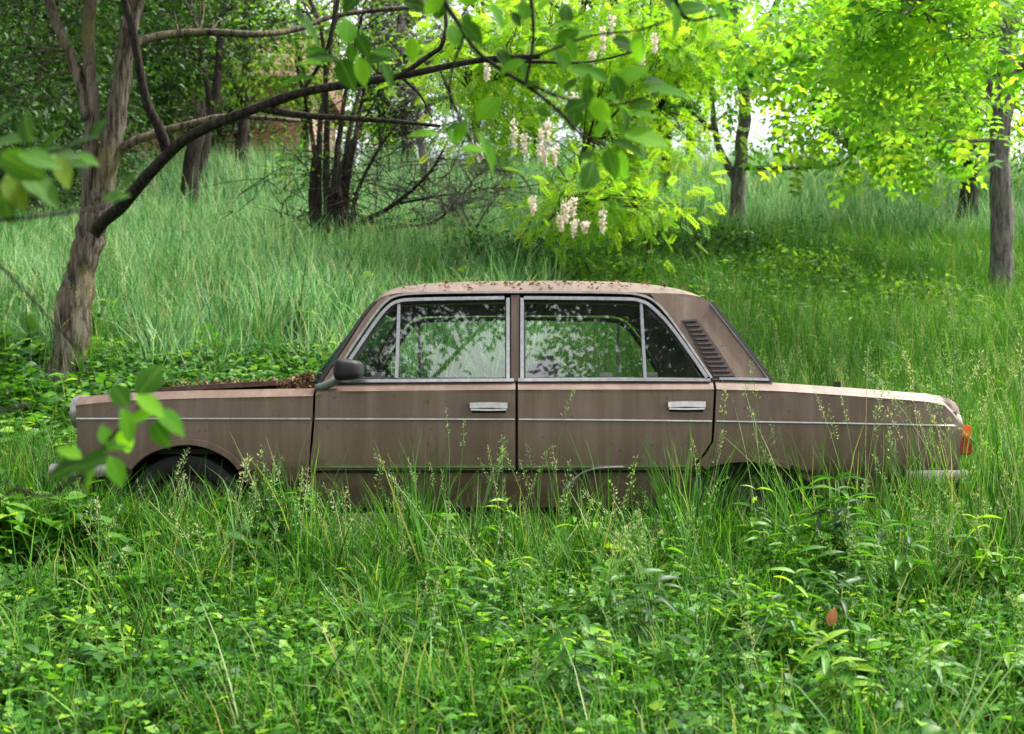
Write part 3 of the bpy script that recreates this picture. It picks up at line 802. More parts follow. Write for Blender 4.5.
# door mirror
bm = bmesh.new(); bmesh.ops.create_uvsphere(bm, u_segments=32, v_segments=20, radius=1.0)
mc = CP(349, 370, -0.10)
for v in bm.verts:
    q = v.co.copy()
    q = Vector([math.copysign(abs(c) ** 0.55, c) for c in q])
    v.co = Vector((mc.x + q.x * 0.063 * (1 + 0.10 * q.y), -0.055 + q.y * 0.055 + q.x * 0.02, mc.z + q.z * 0.047 * (1 - 0.12 * q.x)))
mir = finish(bm, 'door_mirror', M['plastic'], car, False, 70)
m = MB(); p = CP(326, 385, 0.0)
m.tube(smooth_path([CP(317, 387.5, -0.01), CP(326, 385.5, -0.035), CP(334, 381.5, -0.05), CP(343, 376, -0.05)], 3), [0.016, 0.017, 0.017, 0.018, 0.019, 0.019, 0.018, 0.017, 0.016, 0.015], 10)
m.build('mirror_foot', M['mirror_base'], mir, origin=(0, YC, 0))

for far in (False, True):
    bm = bmesh.new(); mm = MB(); mm.box((-0.02, 0.03, 0.44), (0.05, 0.08, 0.775)); vs = [bm.verts.new(v) for v in mm.V]
    for f in mm.F: bm.faces.new([vs[i] for i in f])
    finish(bm, 'door_post', M['under'], car, far)
# cabin: dash, steering wheel, seats, inside mirror
m = MB(); m.box((-0.88, 0.12, 0.55), (-0.66, 1.49, 0.765)); m.build('dashboard', M['interior'], car, smooth=False)
m = MB(); c = Vector((-0.60, 1.12, 0.80)); ax = Vector((0.80, 0, 0.60)).normalized(); u = ax.orthogonal().normalized(); v = ax.cross(u)
c2 = Vector((-0.575, 0.46, 0.80))
m.tube([c2 + (u * math.cos(a) + v * math.sin(a)) * 0.19 for a in lerp_list(0, 2 * math.pi, 33)], 0.012, 8, close=False)
m.tube([c2 - ax * 0.10 - u * 0.0, c2 - ax * 0.02], 0.035, 10); m.tube([c2 + v * 0.185, c2 - ax * 0.03, c2 - v * 0.185], 0.012, 8); m.tube([c2 - ax * 0.35, c2 - ax * 0.08], 0.02, 8)
m.build('steering_wheel', M['plastic'], car)
def seat(nm, x, y0, y1, top, back_lean, depth=0.50):
    bm = bmesh.new()
    def bx(lo, hi, lean=0.0):
        mb = MB(); mb.box(lo, hi); vs = [bm.verts.new(q) for q in mb.V]
        for v_ in vs: v_.co.x += lean * (v_.co.z - lo[2])
        for f in mb.F: bm.faces.new([vs[i] for i in f])
    bx((x - depth, y0, 0.30), (x, y1, 0.46)); bx((x - 0.02, y0, 0.462), (x + 0.12, y1, top), back_lean)
    bmesh.ops.bevel(bm, geom=bm.edges[:], offset=0.045, segments=4, affect='EDGES')
    return finish(bm, nm, M['interior'], car, False, 60)
seat('front_seat', -0.04, 0.20, 0.70, 0.925, 0.34); seat('front_seat', -0.04, 0.91, 1.41, 0.925, 0.34)
seat('rear_seat', 0.82, 0.18, 1.43, 0.83, 0.28)
m = MB(); m.box((-0.585, YC - 0.13, 1.065), (-0.56, YC + 0.10, 1.125)); m.tube([(-0.57, YC, 1.10), (-0.60, YC, 1.17)], 0.008, 6); m.build('inside_mirror', M['plastic'], car, smooth=False)
# latch catches along the window bottoms
for x in (378.5, 651, 606):
    m = MB(); p = CP(x, 375, 0.03); m.box((p.x - 0.03, p.y, p.z - 0.008), (p.x + 0.03, p.y + 0.02, p.z + 0.012)); m.build('window_catch', M['dull_chrome'], car, smooth=False)
m = MB(); p = CP(837, 386.5, 0.05); m.box((p.x - 0.012, p.y - 0.012, p.z - 0.004), (p.x + 0.014, p.y + 0.02, p.z + 0.022)); m.build('boot_bracket', M['rubber'], car, smooth=False)

# ------------------------------------------------------------------ trees
def pick_axis(n, droop=0.2):
    a = RNG.normal(size=(n, 3)); a[:, 2] = a[:, 2] * 0.45 - droop
    return a
def pick_normal(n, spread=0.5):
    b = RNG.normal(size=(n, 3)) * spread; b[:, 2] += 1.0
    return b

T_BROAD = leaf_template(0.52, 0.08, 0.2); T_PIN = pinnate_template(); T_PALM = pinnate_template(3, 0.5, 0.40); T_NEAR = leaf_template(0.62, 0.07, 0.22, near=True)

def tree(name, label, cat, base, limbs, crown, leaf, bark, per=40, size=(0.08, 0.14), tmpl=T_BROAD, group=None, spread=0.30, crown_mat=None, sides=9, twig=0.010, droop=0.2, seed=1, gap=0.0, blossoms=None):
    """limbs: (points, r0, r1); crown: (centre, radii, clusters)"""
    rs = np.random.default_rng(seed); rnd = random.Random(seed)
    root = thing(name, label, cat, base, group)
    mb = MB(); skel = []
    for pts, r0, r1 in limbs:
        P = smooth_path(pts, 5); k = len(P)
        for i, p in enumerate(P[1:-1]):
            p += Vector((rnd.gauss(0, 1), rnd.gauss(0, 1), rnd.gauss(0, 0.4))) * min(0.02, r0 * 0.08)
        rad = [r0 + (r1 - r0) * (i / (k - 1)) ** 0.8 for i in range(k)]
        if r0 > 0.1 and (P[0] - Vector(base)).length < 0.3: rad[0] *= 1.5; rad[1] *= 1.25; rad[2] *= 1.1
        mb.tube(P, rad, sides if r0 > 0.05 else 6, jit=0.25)
        skel += P[max(1, k // 4):]
    SK = np.array([tuple(p) for p in skel])
    pos = []; ax = []
    for c, rr, n in crown:
        c = np.array(c, float); rr = np.array(rr, float)
        for _ in range(n):
            while True:
                q = rs.uniform(-1, 1, 3)
                if q @ q <= 1: break
            q = c + q * rr * 1.0
            if gap and noise.noise(tuple(q * 0.9)) > gap: continue
            d = np.linalg.norm(SK - q, axis=1) + np.maximum(0, SK[:, 2] - q[2]) * 0.5
            a = Vector(SK[int(np.argmin(d))]); b = Vector(q)
            mid = a.lerp(b, 0.5) + Vector((rnd.gauss(0, 0.08), rnd.gauss(0, 0.08), 0.10)) * (b - a).length
            tw = smooth_path([a, mid, b], 3)
            mb.tube(tw, lerp_list(twig * 1.3, twig * 0.4, len(tw)), 4, close=False)
            k = max(4, int(per * rs.uniform(0.6, 1.4)))
            off = rs.normal(size=(k, 3)) * np.array([spread, spread, spread * 0.55])
            pos.append(q + off); ax.append(off * 1.2 + rs.normal(size=(k, 3)) * spread * 0.8 + np.array([0, 0, -droop * spread * 2]))
            for s_ in range(2):
                e = b + Vector(off[s_]); mb.tube([b.lerp(a, 0.2), b.lerp(e, 0.5), e], [twig * 0.5, twig * 0.4, twig * 0.25], 4, close=False)
    mb.build('trunk', bark, root, origin=base)
    if pos:
        pos = np.concatenate(pos); ax = np.concatenate(ax); n = len(pos)
        nr = rs.normal(size=(n, 3)) * 0.55; nr[:, 2] += 1
        me = bake('crown', tmpl, pos, ax, nr, rs.uniform(size[0], size[1], n), rs.random(n), base)
        link('crown', me, leaf, root)
    return root

def G(px, d):
    """spot on the ground under pixel column px at distance d from the camera"""
    x = (px - 512) / F * d; y = d - D0
    return Vector((x, y, hgt(x, y)))
def at(px, py, d): return W(px, py, d - D0)

# large tree behind the bonnet on the left: forked stems and boughs coloured dark for shade, reaching right over the car
dL = 12.0
b = at(68, 372, dL); b.z = hgt(b.x, b.y) - 0.05
left = tree('forked_tree', 'big rough barked tree forking into several stems behind the car bonnet', 'tree', b, [
    ([at(82, 285, dL), at(87, 240, dL), at(90, 180, dL), at(92, 100, dL), at(89, 40, dL), at(90, -20, dL), at(92, -160, dL)], 0.085, 0.05),
    ([b, at(72, 325, dL), at(82, 270, dL), at(92, 232, dL), at(103, 190, dL), at(114, 120, dL), at(128, 45, dL), at(138, -20, dL), at(160, -180, dL)], 0.18, 0.06),
    ([at(88, 120, dL), at(80, 80, dL), at(66, 45, dL), at(52, 10, dL), at(46, -30, dL), at(40, -150, dL)], 0.065, 0.035),
    ([at(108, 165, dL + .1), at(125, 146, dL), at(160, 132, dL), at(200, 122, dL), at(235, 116, dL), at(300, 121, dL)], 0.055, 0.02),
    ([at(136, -10, dL), at(180, -60, dL - .5), (-1.6, 4.2, 4.9), (0.0, 2.8, 5.4), (1.6, 1.8, 5.6)], 0.08, 0.025),  # unseen limb, added to carry the crown that shades the car
    ([at(118, 55, dL), at(150, 38, dL + .2), at(200, 32, dL + .4), at(260, 34, dL + .5), at(300, 28, dL + .8), at(340, 15, dL + 1), at(430, 5, dL + 1)], 0.05, 0.022),
], [(at(60, -140, dL), (2.4, 2.0, 1.2), 110), (at(20, 60, dL + 1.0), (0.9, 0.9, 0.7), 18), (at(150, -60, dL + .5), (1.2, 1.5, 0.6), 30), (at(190, 40, dL + 1), (1.0, .6, .25), 10), ((0.3, 2.2, 5.6), (3.2, 2.3, 0.8), 120)],  # last crown is out of view, added overhead to shade the car
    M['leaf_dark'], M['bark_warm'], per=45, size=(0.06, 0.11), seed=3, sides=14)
mb = MB()
for pts, r0, r1 in [
    ([at(84, 262, 12.0), at(91, 240, 11.97), at(102, 223, 11.88), at(124, 203, 11.6), at(165, 157, 11.2), at(200, 131, 10.9), at(262, 106, 10.5), at(300, 93, 10.2), at(350, 84, 10), at(410, 74, 9.7), at(480, 60, 9.5), at(540, 56, 9.4)], 0.07, 0.018),
    ([at(166, 150, 11.2), at(160, 130, 11.1), at(146, 100, 11), at(138, 60, 10.9), at(130, 20, 10.8), at(118, -20, 10.7)], 0.05, 0.03),
    ([at(262, 108, 10.5), at(300, 115, 10.3), at(345, 118, 10.1), at(400, 122, 10), at(440, 126, 10)], 0.035, 0.012),
    ([at(400, 76, 9.7), at(430, 55, 9.7), at(442, 45, 9.6), at(446, 20, 9.6), at(440, -10, 9.6)], 0.022, 0.012),
    ([at(480, 60, 9.5), at(540, 62, 9.5), at(590, 62, 9.6), at(640, 50, 9.6)], 0.016, 0.006),
    ([at(402, 78, 9.7), at(420, 95, 9.7), at(432, 118, 9.7)], 0.014, 0.006),
    ([at(300, 95, 10.2), at(322, 60, 10.1), at(332, 30, 10), at(335, 0, 10)], 0.016, 0.010)]:
    P = smooth_path(pts, 5); mb.tube(P, lerp_list(r0, r1, len(P)), 9, jit=0.2)
mb.build('shade_toned_bough', M['bark_dark'], left, origin=b, label='crooked bough coloured dark for shade, reaching right over the car')  # darker bark than the trunk: the bough's shade is put into its colour

# flowering locust in the middle
dF = 17.0
b = G(634, 21.5)
cr = [(at(560, 60, dF), (2.0, 1.5, 0.8), 56), (at(500, 110, dF), (0.6, 0.8, 0.5), 10), (at(590, 205, dF - 1), (0.95, 0.7, 0.26), 20), (at(640, 130, dF + 1), (1.1, 1.0, 0.7), 34), (at(480, 50, dF), (1.0, .8, .5), 10), (at(600, -60, dF + 1), (2.6, 2, 1.6), 50), (at(555, 150, dF - .5), (.6, .6, .3), 12), (at(620, 40, dF), (1.4, 1, .6), 40), (at(640, 210, dF - 1), (.6, .6, .25), 10)]
loc = tree('flowering_tree', 'lime green feathery tree hung with white blossom above the car', 'tree', b, [
    ([b, at(634, 150, 21.4), at(630, 90, 21.2), at(615, 10, 21), at(600, -120, 20.5)], 0.11, 0.06),
    ([at(632, 110, 21.3), at(600, 80, 20), at(565, 60, 18.5), at(520, 70, 17.4), at(470, 90, 17)], 0.05, 0.018),
    ([at(630, 100, 21.2), at(610, 110, 19.5), at(590, 140, 17.6), at(570, 185, 16.4), at(560, 210, 16)], 0.04, 0.012),
    ([at(622, 40, 21), at(640, 60, 19.4), at(660, 110, 18.4)], 0.04, 0.014)],
    cr, M['leaf_locust'], M['bark_dark'], per=24, size=(0.15, 0.25), tmpl=T_PIN, spread=0.30, seed=5, droop=0.35, gap=0.2)
bl_spots = [(514, 133, 26, 15.6), (540, 143, 28, 15.6), (533, 206, 16, 15), (566, 213, 22, 15), (573, 207, 18, 14.9), (574, 228, 16, 15), (603, 221, 22, 15), (585, 227, 10, 15), (561, 222, 16, 15.2), (555, 157, 18, 15.8), (603, 40, 26, 16), (612, 28, 26, 16.2), (592, 60, 18, 16.2), (642, 52, 26, 16), (655, 44, 20, 16.2), (480, 153, 18, 15.8), (487, 70, 20, 16.2), (575, 100, 14, 16.5), (524, 145, 22, 15.7), (548, 133, 24, 15.7), (545, 156, 18, 15.7)]
fv, ff = leaf_template(0.9, 0.3, 0.3)
for px, py, hpx, d in bl_spots:
    d -= 1.1; m = MB(); c = at(px, py - hpx / 2, d); L = hpx / F * d
    for i in range(70):
        t = random.random(); rr = 0.045 * (1 - 0.6 * t) * random.uniform(0.5, 1.1); a_ = random.uniform(0, 6.3)
        p = c + Vector((rr * math.cos(a_), rr * math.sin(a_), -t * L)); e = Euler((random.uniform(0, 6), random.uniform(0, 6), random.uniform(0, 6))).to_matrix()
        m.add([e @ (Vector(v) * 0.034) + p for v in fv], [tuple(f) for f in ff])
    m.tube([c + Vector((0, 0, 0.1)), c - Vector((0, 0, L))], 0.004, 4)
    m.build('blossom', M['blossom'], loc, origin=b, smooth=False)

# bright broad leaved tree right of the middle
dT = 23.5
b = G(738, dT)
tree('broadleaf_tree', 'low forked tree with bright yellow green compound leaves beyond the boot', 'tree', b, [
    ([b, at(738, 190, dT), at(741, 155, dT), at(744, 110, dT), at(741, 60, dT), at(733, 0, dT), at(728, -120, dT)], 0.15, 0.08),
    ([at(739, 190, dT), at(728, 165, dT), at(716, 138, dT), at(712, 90, dT), at(708, 30, dT)], 0.085, 0.04),
    ([at(741, 168, dT - .2), at(765, 168, dT - 1), at(800, 168, dT - 2), at(835, 165, dT - 3), at(852, 155, dT - 3.2)], 0.05, 0.02),
    ([at(742, 80, dT), at(765, 60, dT - .5), at(790, 45, dT - 1), at(830, 15, dT - 1.5)], 0.09, 0.03),
    ([at(740, 40, dT), at(765, 25, dT), at(778, 0, dT), at(800, -60, dT)], 0.09, 0.05),
    ([at(712, 130, dT), at(690, 110, dT - 1), at(668, 85, dT - 2)], 0.05, 0.02)],
    [(at(740, 30, dT - 0.5), (2.0, 1.6, 0.8), 50), (at(850, 66, dT - 3), (2.0, 1.5, 0.9), 52), (at(860, 30, dT - 4), (1.6, 1.6, 0.8), 34), (at(682, 70, dT - 1), (0.9, 1.2, 0.9), 30), (at(760, -60, dT - 1), (3.6, 2.6, 1.6), 50), (at(885, 140, dT - 4.5), (1.4, 1.2, 0.6), 22), (at(815, 135, dT - 2.5), (.8, .8, .35), 12)],
    M['leaf_lime'], M['bark_grey'], per=13, size=(0.28, 0.44), tmpl=T_PALM, spread=0.40, seed=8, sides=12, droop=0.4, gap=0.2)

# grey trunk at the right edge, its crown hanging forward over the top right
dR = 16.5
b = G(1004, dR)
tree('grey_tree', 'straight grey trunk forking low at the right edge of the picture', 'tree', b, [
    ([b, at(1002, 230, dR), at(999, 160, dR), at(1003, 100, dR), at(1008, 40, dR), at(1012, -30, dR), at(1018, -180, dR)], 0.15, 0.10),
    ([at(1000, 118, dR), at(993, 92, dR - .1), at(984, 72, dR - .2), at(975, 55, dR - .4), at(960, 20, dR - 1)], 0.07, 0.03),
    ([at(1005, 100, dR), at(1020, 70, dR - .2), at(1035, 40, dR - .4)], 0.08, 0.05),
    ([at(1000, 140, dR), at(960, 141, dR - .3), at(925, 139, dR - .6)], 0.03, 0.012),
    ([at(1010, -20, dR), at(960, -40, dR - 3), at(930, -10, dR - 5), at(900, 20, dR - 6)], 0.06, 0.015)],
    [(at(905, 25, dR - 5), (0.9, 1.4, 0.5), 36), (at(950, -35, dR - 5), (1.2, 1.6, 0.5), 36), (at(900, 90, dR - 3), (1.2, 1.4, 0.7), 40), (at(960, 90, dR + 1.5), (1.2, 0.8, 0.9), 30), (at(1010, -150, dR), (3, 2.6, 1.6), 40)],
    M['leaf_lime'], M['bark_grey'], per=15, size=(0.20, 0.34), tmpl=T_PALM, spread=0.36, seed=12, sides=12, droop=0.4, gap=0.2)

# dark multi stemmed bush and bare tangle in the middle left
dS = 21.0
b = G(330, dS)
limbs = []
rr = random.Random(4)
for x0, x1, h_ in ((312, 316, 120), (318, 322, 60), (327, 326, 40), (334, 345, 70), (340, 352, 110), (345, 362, 90)):
    limbs.append(([at(x0 + 4, 232, dS), at(x0, 200, dS), at((x0 + x1) / 2, (200 + h_) / 2, dS + rr.uniform(-.3, .3)), at(x1 + rr.uniform(-8, 8), h_, dS + rr.uniform(-.6, .6)), at(x1 + rr.uniform(-30, 30), h_ - 60, dS + rr.uniform(-1, 1))], 0.085, 0.02))
tree('multi_stem_shrub', 'clump of dark upright stems rising from the grassy bank', 'shrub', b, limbs,
     [(at(330, 70, dS), (1.3, 1, 0.9), 30), (at(350, 20, dS), (1.6, 1.2, 0.7), 34), (at(300, 165, dS), (0.35, .4, .5), 9)], M['leaf_mid'], M['bark_dark'], per=28, size=(0.07, 0.12), seed=21, spread=0.26, gap=0.35)
def tangle(name, label, cat, base, mains, n, seed, material, size=0.016, reach=0.5, box=None):
    rr = random.Random(seed); root = thing(name, label, cat, base); mb = MB(); sk = []
    for pts, r0, r1 in mains:
        P = smooth_path(pts, 5); mb.tube(P, lerp_list(r0, r1, len(P)), 7, jit=0.2); sk += P[3:]
    for i in range(n):
        a = rr.choice(sk); d_ = Vector((rr.gauss(0, 1), rr.gauss(0, .8), rr.gauss(0.25, 0.6))).normalized(); L = reach * rr.uniform(0.4, 1.5)
        p1 = a + d_ * L * 0.5 + Vector((rr.gauss(0, .08), rr.gauss(0, .08), 0)); p2 = a + d_ * L + Vector((rr.gauss(0, .14), rr.gauss(0, .14), -0.05))
        P = smooth_path([a, p1, p2], 3); mb.tube(P, lerp_list(size, size * 0.35, len(P)), 4, close=False)
        if rr.random() < 0.8: sk.append(p1); sk.append(p2)
    mb.build('branch', material, root, origin=base)
    return root
b = G(352, 20.5)
tangle('bare_bush', 'sprawling bush of bare dark branches beside the upright stems', 'shrub', b, [
    ([at(350, 232, 20.5), at(362, 222, 20.4), at(395, 204, 20.2), at(430, 172, 20), at(448, 140, 19.8)], 0.055, 0.015),
    ([at(372, 232, 20.4), at(400, 226, 20), at(435, 222, 19.6), at(465, 190, 19.4)], 0.04, 0.012),
    ([at(352, 228, 20.5), at(358, 190, 20.5), at(385, 140, 20.4), at(420, 100, 20.3)], 0.045, 0.012),
    ([at(395, 204, 20.2), at(440, 196, 20), at(470, 192, 19.8)], 0.028, 0.010),
    ([at(345, 225, 20.6), at(340, 170, 20.8), at(370, 110, 21), at(400, 60, 21)], 0.04, 0.012)], 460, 31, M['bark_dark'], 0.010, 0.75)
b = G(470, 18.5)
tangle('twiggy_brush', 'pale grey dead twigs tangled under the blossom branch', 'brush', b, [
    ([at(470, 226, 18.5), at(462, 200, 18.4), at(478, 175, 18.4), at(495, 165, 18.2)], 0.018, 0.008),
    ([at(476, 228, 18.5), at(490, 205, 18.3), at(505, 185, 18.2)], 0.016, 0.007),
    ([at(465, 226, 18.4), at(450, 200, 18.4), at(446, 180, 18.4)], 0.014, 0.006)], 380, 33, M['bark_pale'], 0.006, 0.36)
b = G(430, 30)
tangle('bare_treetop', 'grey leafless tree crown of fine tangled branches behind the bush', 'tree', b, [
    ([b, at(420, 130, 30), at(415, 70, 30), at(400, 10, 30), at(390, -60, 30)], 0.12, 0.04),
    ([at(418, 100, 30), at(380, 60, 29), at(360, 20, 29), at(350, -30, 29)], 0.06, 0.02),
    ([at(416, 80, 30), at(450, 40, 29.5), at(470, 0, 29)], 0.06, 0.02),
    ([at(418, 110, 30), at(450, 95, 29), at(480, 70, 29)], 0.05, 0.015)], 420, 37, M['bark_grey'], 0.018, 1.0)

# leafy bushes on the bank behind the car
def bush(px, d, w_, h_, n, label, leaf, seed, size=(0.06, 0.11)):
    b = G(px, d); rr = random.Random(seed); limbs = []
    for i in range(6):
        a_ = i * 1.05 + rr.random(); limbs.append(([b, b + Vector((math.cos(a_) * w_ * .3, math.sin(a_) * w_ * .3, h_ * .45)), b + Vector((math.cos(a_) * w_ * .6, math.sin(a_) * w_ * .6, h_ * .85))], 0.022, 0.008))
    return tree('leafy_bush', label, 'bush', b, limbs, [(b + Vector((0, 0, h_ * .5)), (w_, w_ * .8, h_ * .5), n)], M[leaf], M['bark_dark'], per=34, size=size, seed=seed, spread=0.16, twig=0.005, droop=0.3)
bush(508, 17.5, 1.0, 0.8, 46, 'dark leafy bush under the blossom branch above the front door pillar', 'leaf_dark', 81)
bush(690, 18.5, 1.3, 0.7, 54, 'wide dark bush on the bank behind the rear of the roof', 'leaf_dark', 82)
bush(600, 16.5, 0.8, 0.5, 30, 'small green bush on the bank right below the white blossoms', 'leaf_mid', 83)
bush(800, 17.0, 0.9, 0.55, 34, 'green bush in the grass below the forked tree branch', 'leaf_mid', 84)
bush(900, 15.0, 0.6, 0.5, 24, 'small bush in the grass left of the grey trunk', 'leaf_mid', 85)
# thin dark trees farther up the bank
def slim(px, d, h_px, lean, r, label, crown, seed, leaf='leaf_mid', group=None):
    b = G(px, d)
    return tree('slim_tree', label, 'tree', b, [([b, at(px + lean * .3, h_px[0], d), at(px + lean * .7, h_px[1], d), at(px + lean, h_px[2], d)], r, r * 0.5),
        ([at(px + lean * .5, (h_px[0] + h_px[1]) / 2, d), at(px + lean - 25, h_px[1] - 30, d - .5), at(px + lean - 45, h_px[2], d - .5)], r * 0.5, r * 0.2)], crown, M[leaf], M['bark_dark'], per=40, size=(0.10, 0.18), seed=seed, gap=0.4)
slim(240, 36, (130, 80, -40), 8, 0.20, 'slim dark tree standing upright on top of the bank', [(at(245, 30, 36), (2.2, 2, 1.3), 50), (at(215, 70, 35), (1.2, 1, .9), 22)], 41)
slim(196, 31, (140, 80, -40), 30, 0.17, 'thin dark tree leaning right beside the broken stump', [(at(225, 15, 31), (1.8, 1.6, 1.0), 46), (at(180, 60, 32), (1.6, 1, 1.0), 36)], 42, 'leaf_dark')
slim(664, 27, (165, 120, -20), 6, 0.12, 'slender dark trunk between the blossom tree and the forked tree', [(at(664, 60, 27), (1.5, 1.5, 1.2), 44)], 43, 'leaf_lime')
slim(970, 24, (150, 90, -40), 4, 0.17, 'dark shaded trunk just left of the straight grey trunk', [(at(950, 60, 24), (1.8, 1.6, 1.4), 56), (at(925, 150, 23), (1.3, 1, .6), 10)], 44, 'leaf_lime')
slim(905, 30, (150, 90, -40), 4, 0.15, 'thin trunk half hidden by lime leaves behind the boot end', [(at(890, 90, 30), (2.4, 1.8, 1.4), 60), (at(905, 160, 29), (1.5, 1, .7), 12)], 45, 'leaf_lime')
# broken leaning stump
b = G(188, 27)
m = MB(); P = smooth_path([b, at(192, 165, 27), at(198, 135, 27), at(201, 118, 27)], 4); m.tube(P, lerp_list(0.20, 0.13, len(P)), 10, jit=0.4)
for k in range(6):
    a_ = k * 1.05; q = P[-1] + Vector((math.cos(a_) * .09, math.sin(a_) * .09, 0)); m.tube([q - Vector((0, 0, .15)), q + Vector((0, 0, random.uniform(.1, .45)))], [0.05, 0.006], 5)
tag(m.build('tree_stump', M['bark_dark'], origin=b), 'broken dark stump leaning on the bank left of centre', 'stump').location = b

# wood at the top of the bank
protos = []
def wood_tree(seed, leaf, h_=9.0, per=36, n=150, size=(0.14, 0.24), gap=0.3, rx=2.6):
    rr = random.Random(seed); b = Vector((0, 0, 0)); limbs = [([b, (rr.uniform(-.2, .2), .1, h_ * .3), (rr.uniform(-.4, .4), 0, h_ * .65), (rr.uniform(-.5, .5), 0, h_)], 0.20, 0.05)]
    for i in range(8):
        a_ = i * 2.4; z = h_ * (0.22 + 0.08 * i); L = rr.uniform(1.6, 2.4)
        limbs.append(([(0, 0, z), (math.cos(a_) * L * .5, math.sin(a_) * L * .5, z + .5), (math.cos(a_) * L, math.sin(a_) * L, z + 1.0)], 0.08, 0.02))
    cr = [((rr.uniform(-.6, .6), rr.uniform(-.6, .6), h_ * f), (rx * s_, rx * s_, h_ * 0.17), int(n * q)) for f, s_, q in ((0.24, .75, .2), (0.45, 1.0, .3), (0.68, .95, .3), (0.9, .6, .2))]
    return limbs, cr, leaf, per, size, gap
def clone(root, loc, rz, scale, label):
    r = root.copy(); COL.objects.link(r); r.location = loc; r.rotation_euler = (0, 0, rz); r.scale = (scale,) * 3; r['label'] = label
    for ch in root.children:
        c = ch.copy(); COL.objects.link(c); c.parent = r
    return r
GRP = 'trees of the wood on top of the bank'
wood = {}
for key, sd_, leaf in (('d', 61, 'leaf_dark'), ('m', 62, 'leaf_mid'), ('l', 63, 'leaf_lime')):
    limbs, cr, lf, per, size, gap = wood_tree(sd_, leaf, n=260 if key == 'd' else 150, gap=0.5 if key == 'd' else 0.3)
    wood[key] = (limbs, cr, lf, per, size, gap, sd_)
spots = [
    ('d', 30, 25, 0.75, 'dark dense tree at the far left edge of the wood'),
    ('d', -70, 19, 0.7, 'dark tree half out of the picture left of the forked tree'),
    ('d', 120, 33, 0.9, 'dark tree seen between the stems of the forked tree'),
    ('d', 70, 41, 1.2, 'tall green tree behind the dark trees at far left'),
    ('m', 300, 43, 0.9, 'mid green tree in front of the right end of the brick house'),
    ('m', 480, 40, 0.8, 'mid green tree behind the bare tree crown'),
    ('l', 590, 37, 0.9, 'pale lime tree behind the flowering tree'),
    ('l', 690, 47, 1.0, 'lime tree of the wood left of the forked tree'),
    ('l', 880, 47, 1.1, 'lime tree of the wood right of the forked tree'),
    ('m', 940, 37, 0.75, 'dark tree of the wood behind the grey trunk'),
    ('m', 1060, 28, 0.9, 'green tree at the far right end of the wood'),
    ('m', 530, 48, 1.0, 'distant green tree on the skyline above the car roof'),
    ('l', 1000, 44, 1.1, 'tall lime tree on the skyline at far right'),
    ('d', 640, 50, 1.0, 'distant dark tree behind the pale lime tree'),
    ('d', 200, 52, 1.3, 'tall dark tree rising behind the brick house')]
spots += [('d', 70, 27, 0.62, 'low dark tree directly behind the forked tree'), ('d', 20, 34, 1.0, 'tall dark tree in the top left corner of the wood'), ('d', 165, 40, 0.9, 'dark tree between the stump and the brick house')]
spots += [('d', -20, 21.5, 0.42, 'low dark bushy tree at the far left behind the forked tree'), ('d', 30, 23, 0.45, 'low dark bushy tree just left of the forked stems'), ('d', 150, 60, 2.0, 'huge dark tree towering behind the brick house'), ('d', -60, 52, 2.0, 'huge dark tree on the skyline at far left'), ('m', 380, 62, 1.9, 'big pale green tree on the skyline behind the bare tree crown')]
spots += [('d', 405, 39, 0.62, 'low bushy green tree behind the bare bush'), ('l', 520, 40, 0.5, 'low bushy lime tree behind the blossom branches'), ('m', 610, 43, 0.6, 'low green tree at the foot of the pale lime tree'), ('l', 380, 44, 0.55, 'low lime tree just right of the brick house')]
first = {}
for i, (k, px, d, s_, lab) in enumerate(spots):
    b = G(px, d)
    if k not in first:
        limbs, cr, lf, per, size, gap, sd_ = wood[k]
        limbs = [([Vector(p) + b for p in pts], r0, r1) for pts, r0, r1 in limbs]
        cr = [(np.array(c) + np.array(b), r_, n) for c, r_, n in cr]
        first[k] = tree('woodland_tree', lab, 'tree', b, limbs, cr, M[lf], M['bark_dark'], per=per, size=size, seed=sd_, gap=gap, group=GRP, spread=0.42)
        first[k].scale = (s_,) * 3
    else:
        clone(first[k], b, i * 1.7, s_, lab)

# trees behind the viewpoint: mirrored in the car windows
b = Vector((-4.2, -9.0, hgt(-4.2, -9.0)))
tree('viewpoint_tree', 'leafy tree left behind the viewpoint, mirrored in the front door glass', 'tree', b, [
    ([b, b + Vector((.1, 0, 2.5)), b + Vector((.3, .1, 5)), b + Vector((.6, .2, 9))], 0.2, 0.06), ([b + Vector((.2, 0, 4)), b + Vector((1.4, .3, 5.6)), b + Vector((2.4, .6, 8.0)), b + Vector((4.2, 1.0, 10.4))], 0.09, 0.02)],
    [((-3.5, -8.2, 8.6), (2.0, 1.4, 2.0), 170), ((-0.4, -7.8, 10.2), (1.9, 1.1, 0.9), 100)], M['leaf_dark'], M['bark_dark'], per=120, size=(0.08, 0.14), seed=71, spread=0.42)
b = Vector((4.3, -9.6, hgt(4.3, -9.6)))
tree('viewpoint_tree', 'leafy tree right behind the viewpoint, mirrored in the rear door glass', 'tree', b, [
    ([b, b + Vector((-.1, 0, 2.5)), b + Vector((-.2, .1, 5)), b + Vector((-.5, .2, 9))], 0.2, 0.06), ([b + Vector((-.1, 0, 4.4)), b + Vector((-1.4, .5, 6)), b + Vector((-2.6, .8, 7))], 0.08, 0.02)],
    [((2.8, -8.2, 8.6), (1.8, 1.3, 2.0), 170), ((1.5, -7.8, 10.2), (1.2, 1.0, 0.9), 50)], M['leaf_dark'], M['bark_dark'], per=120, size=(0.08, 0.14), seed=72, spread=0.42)

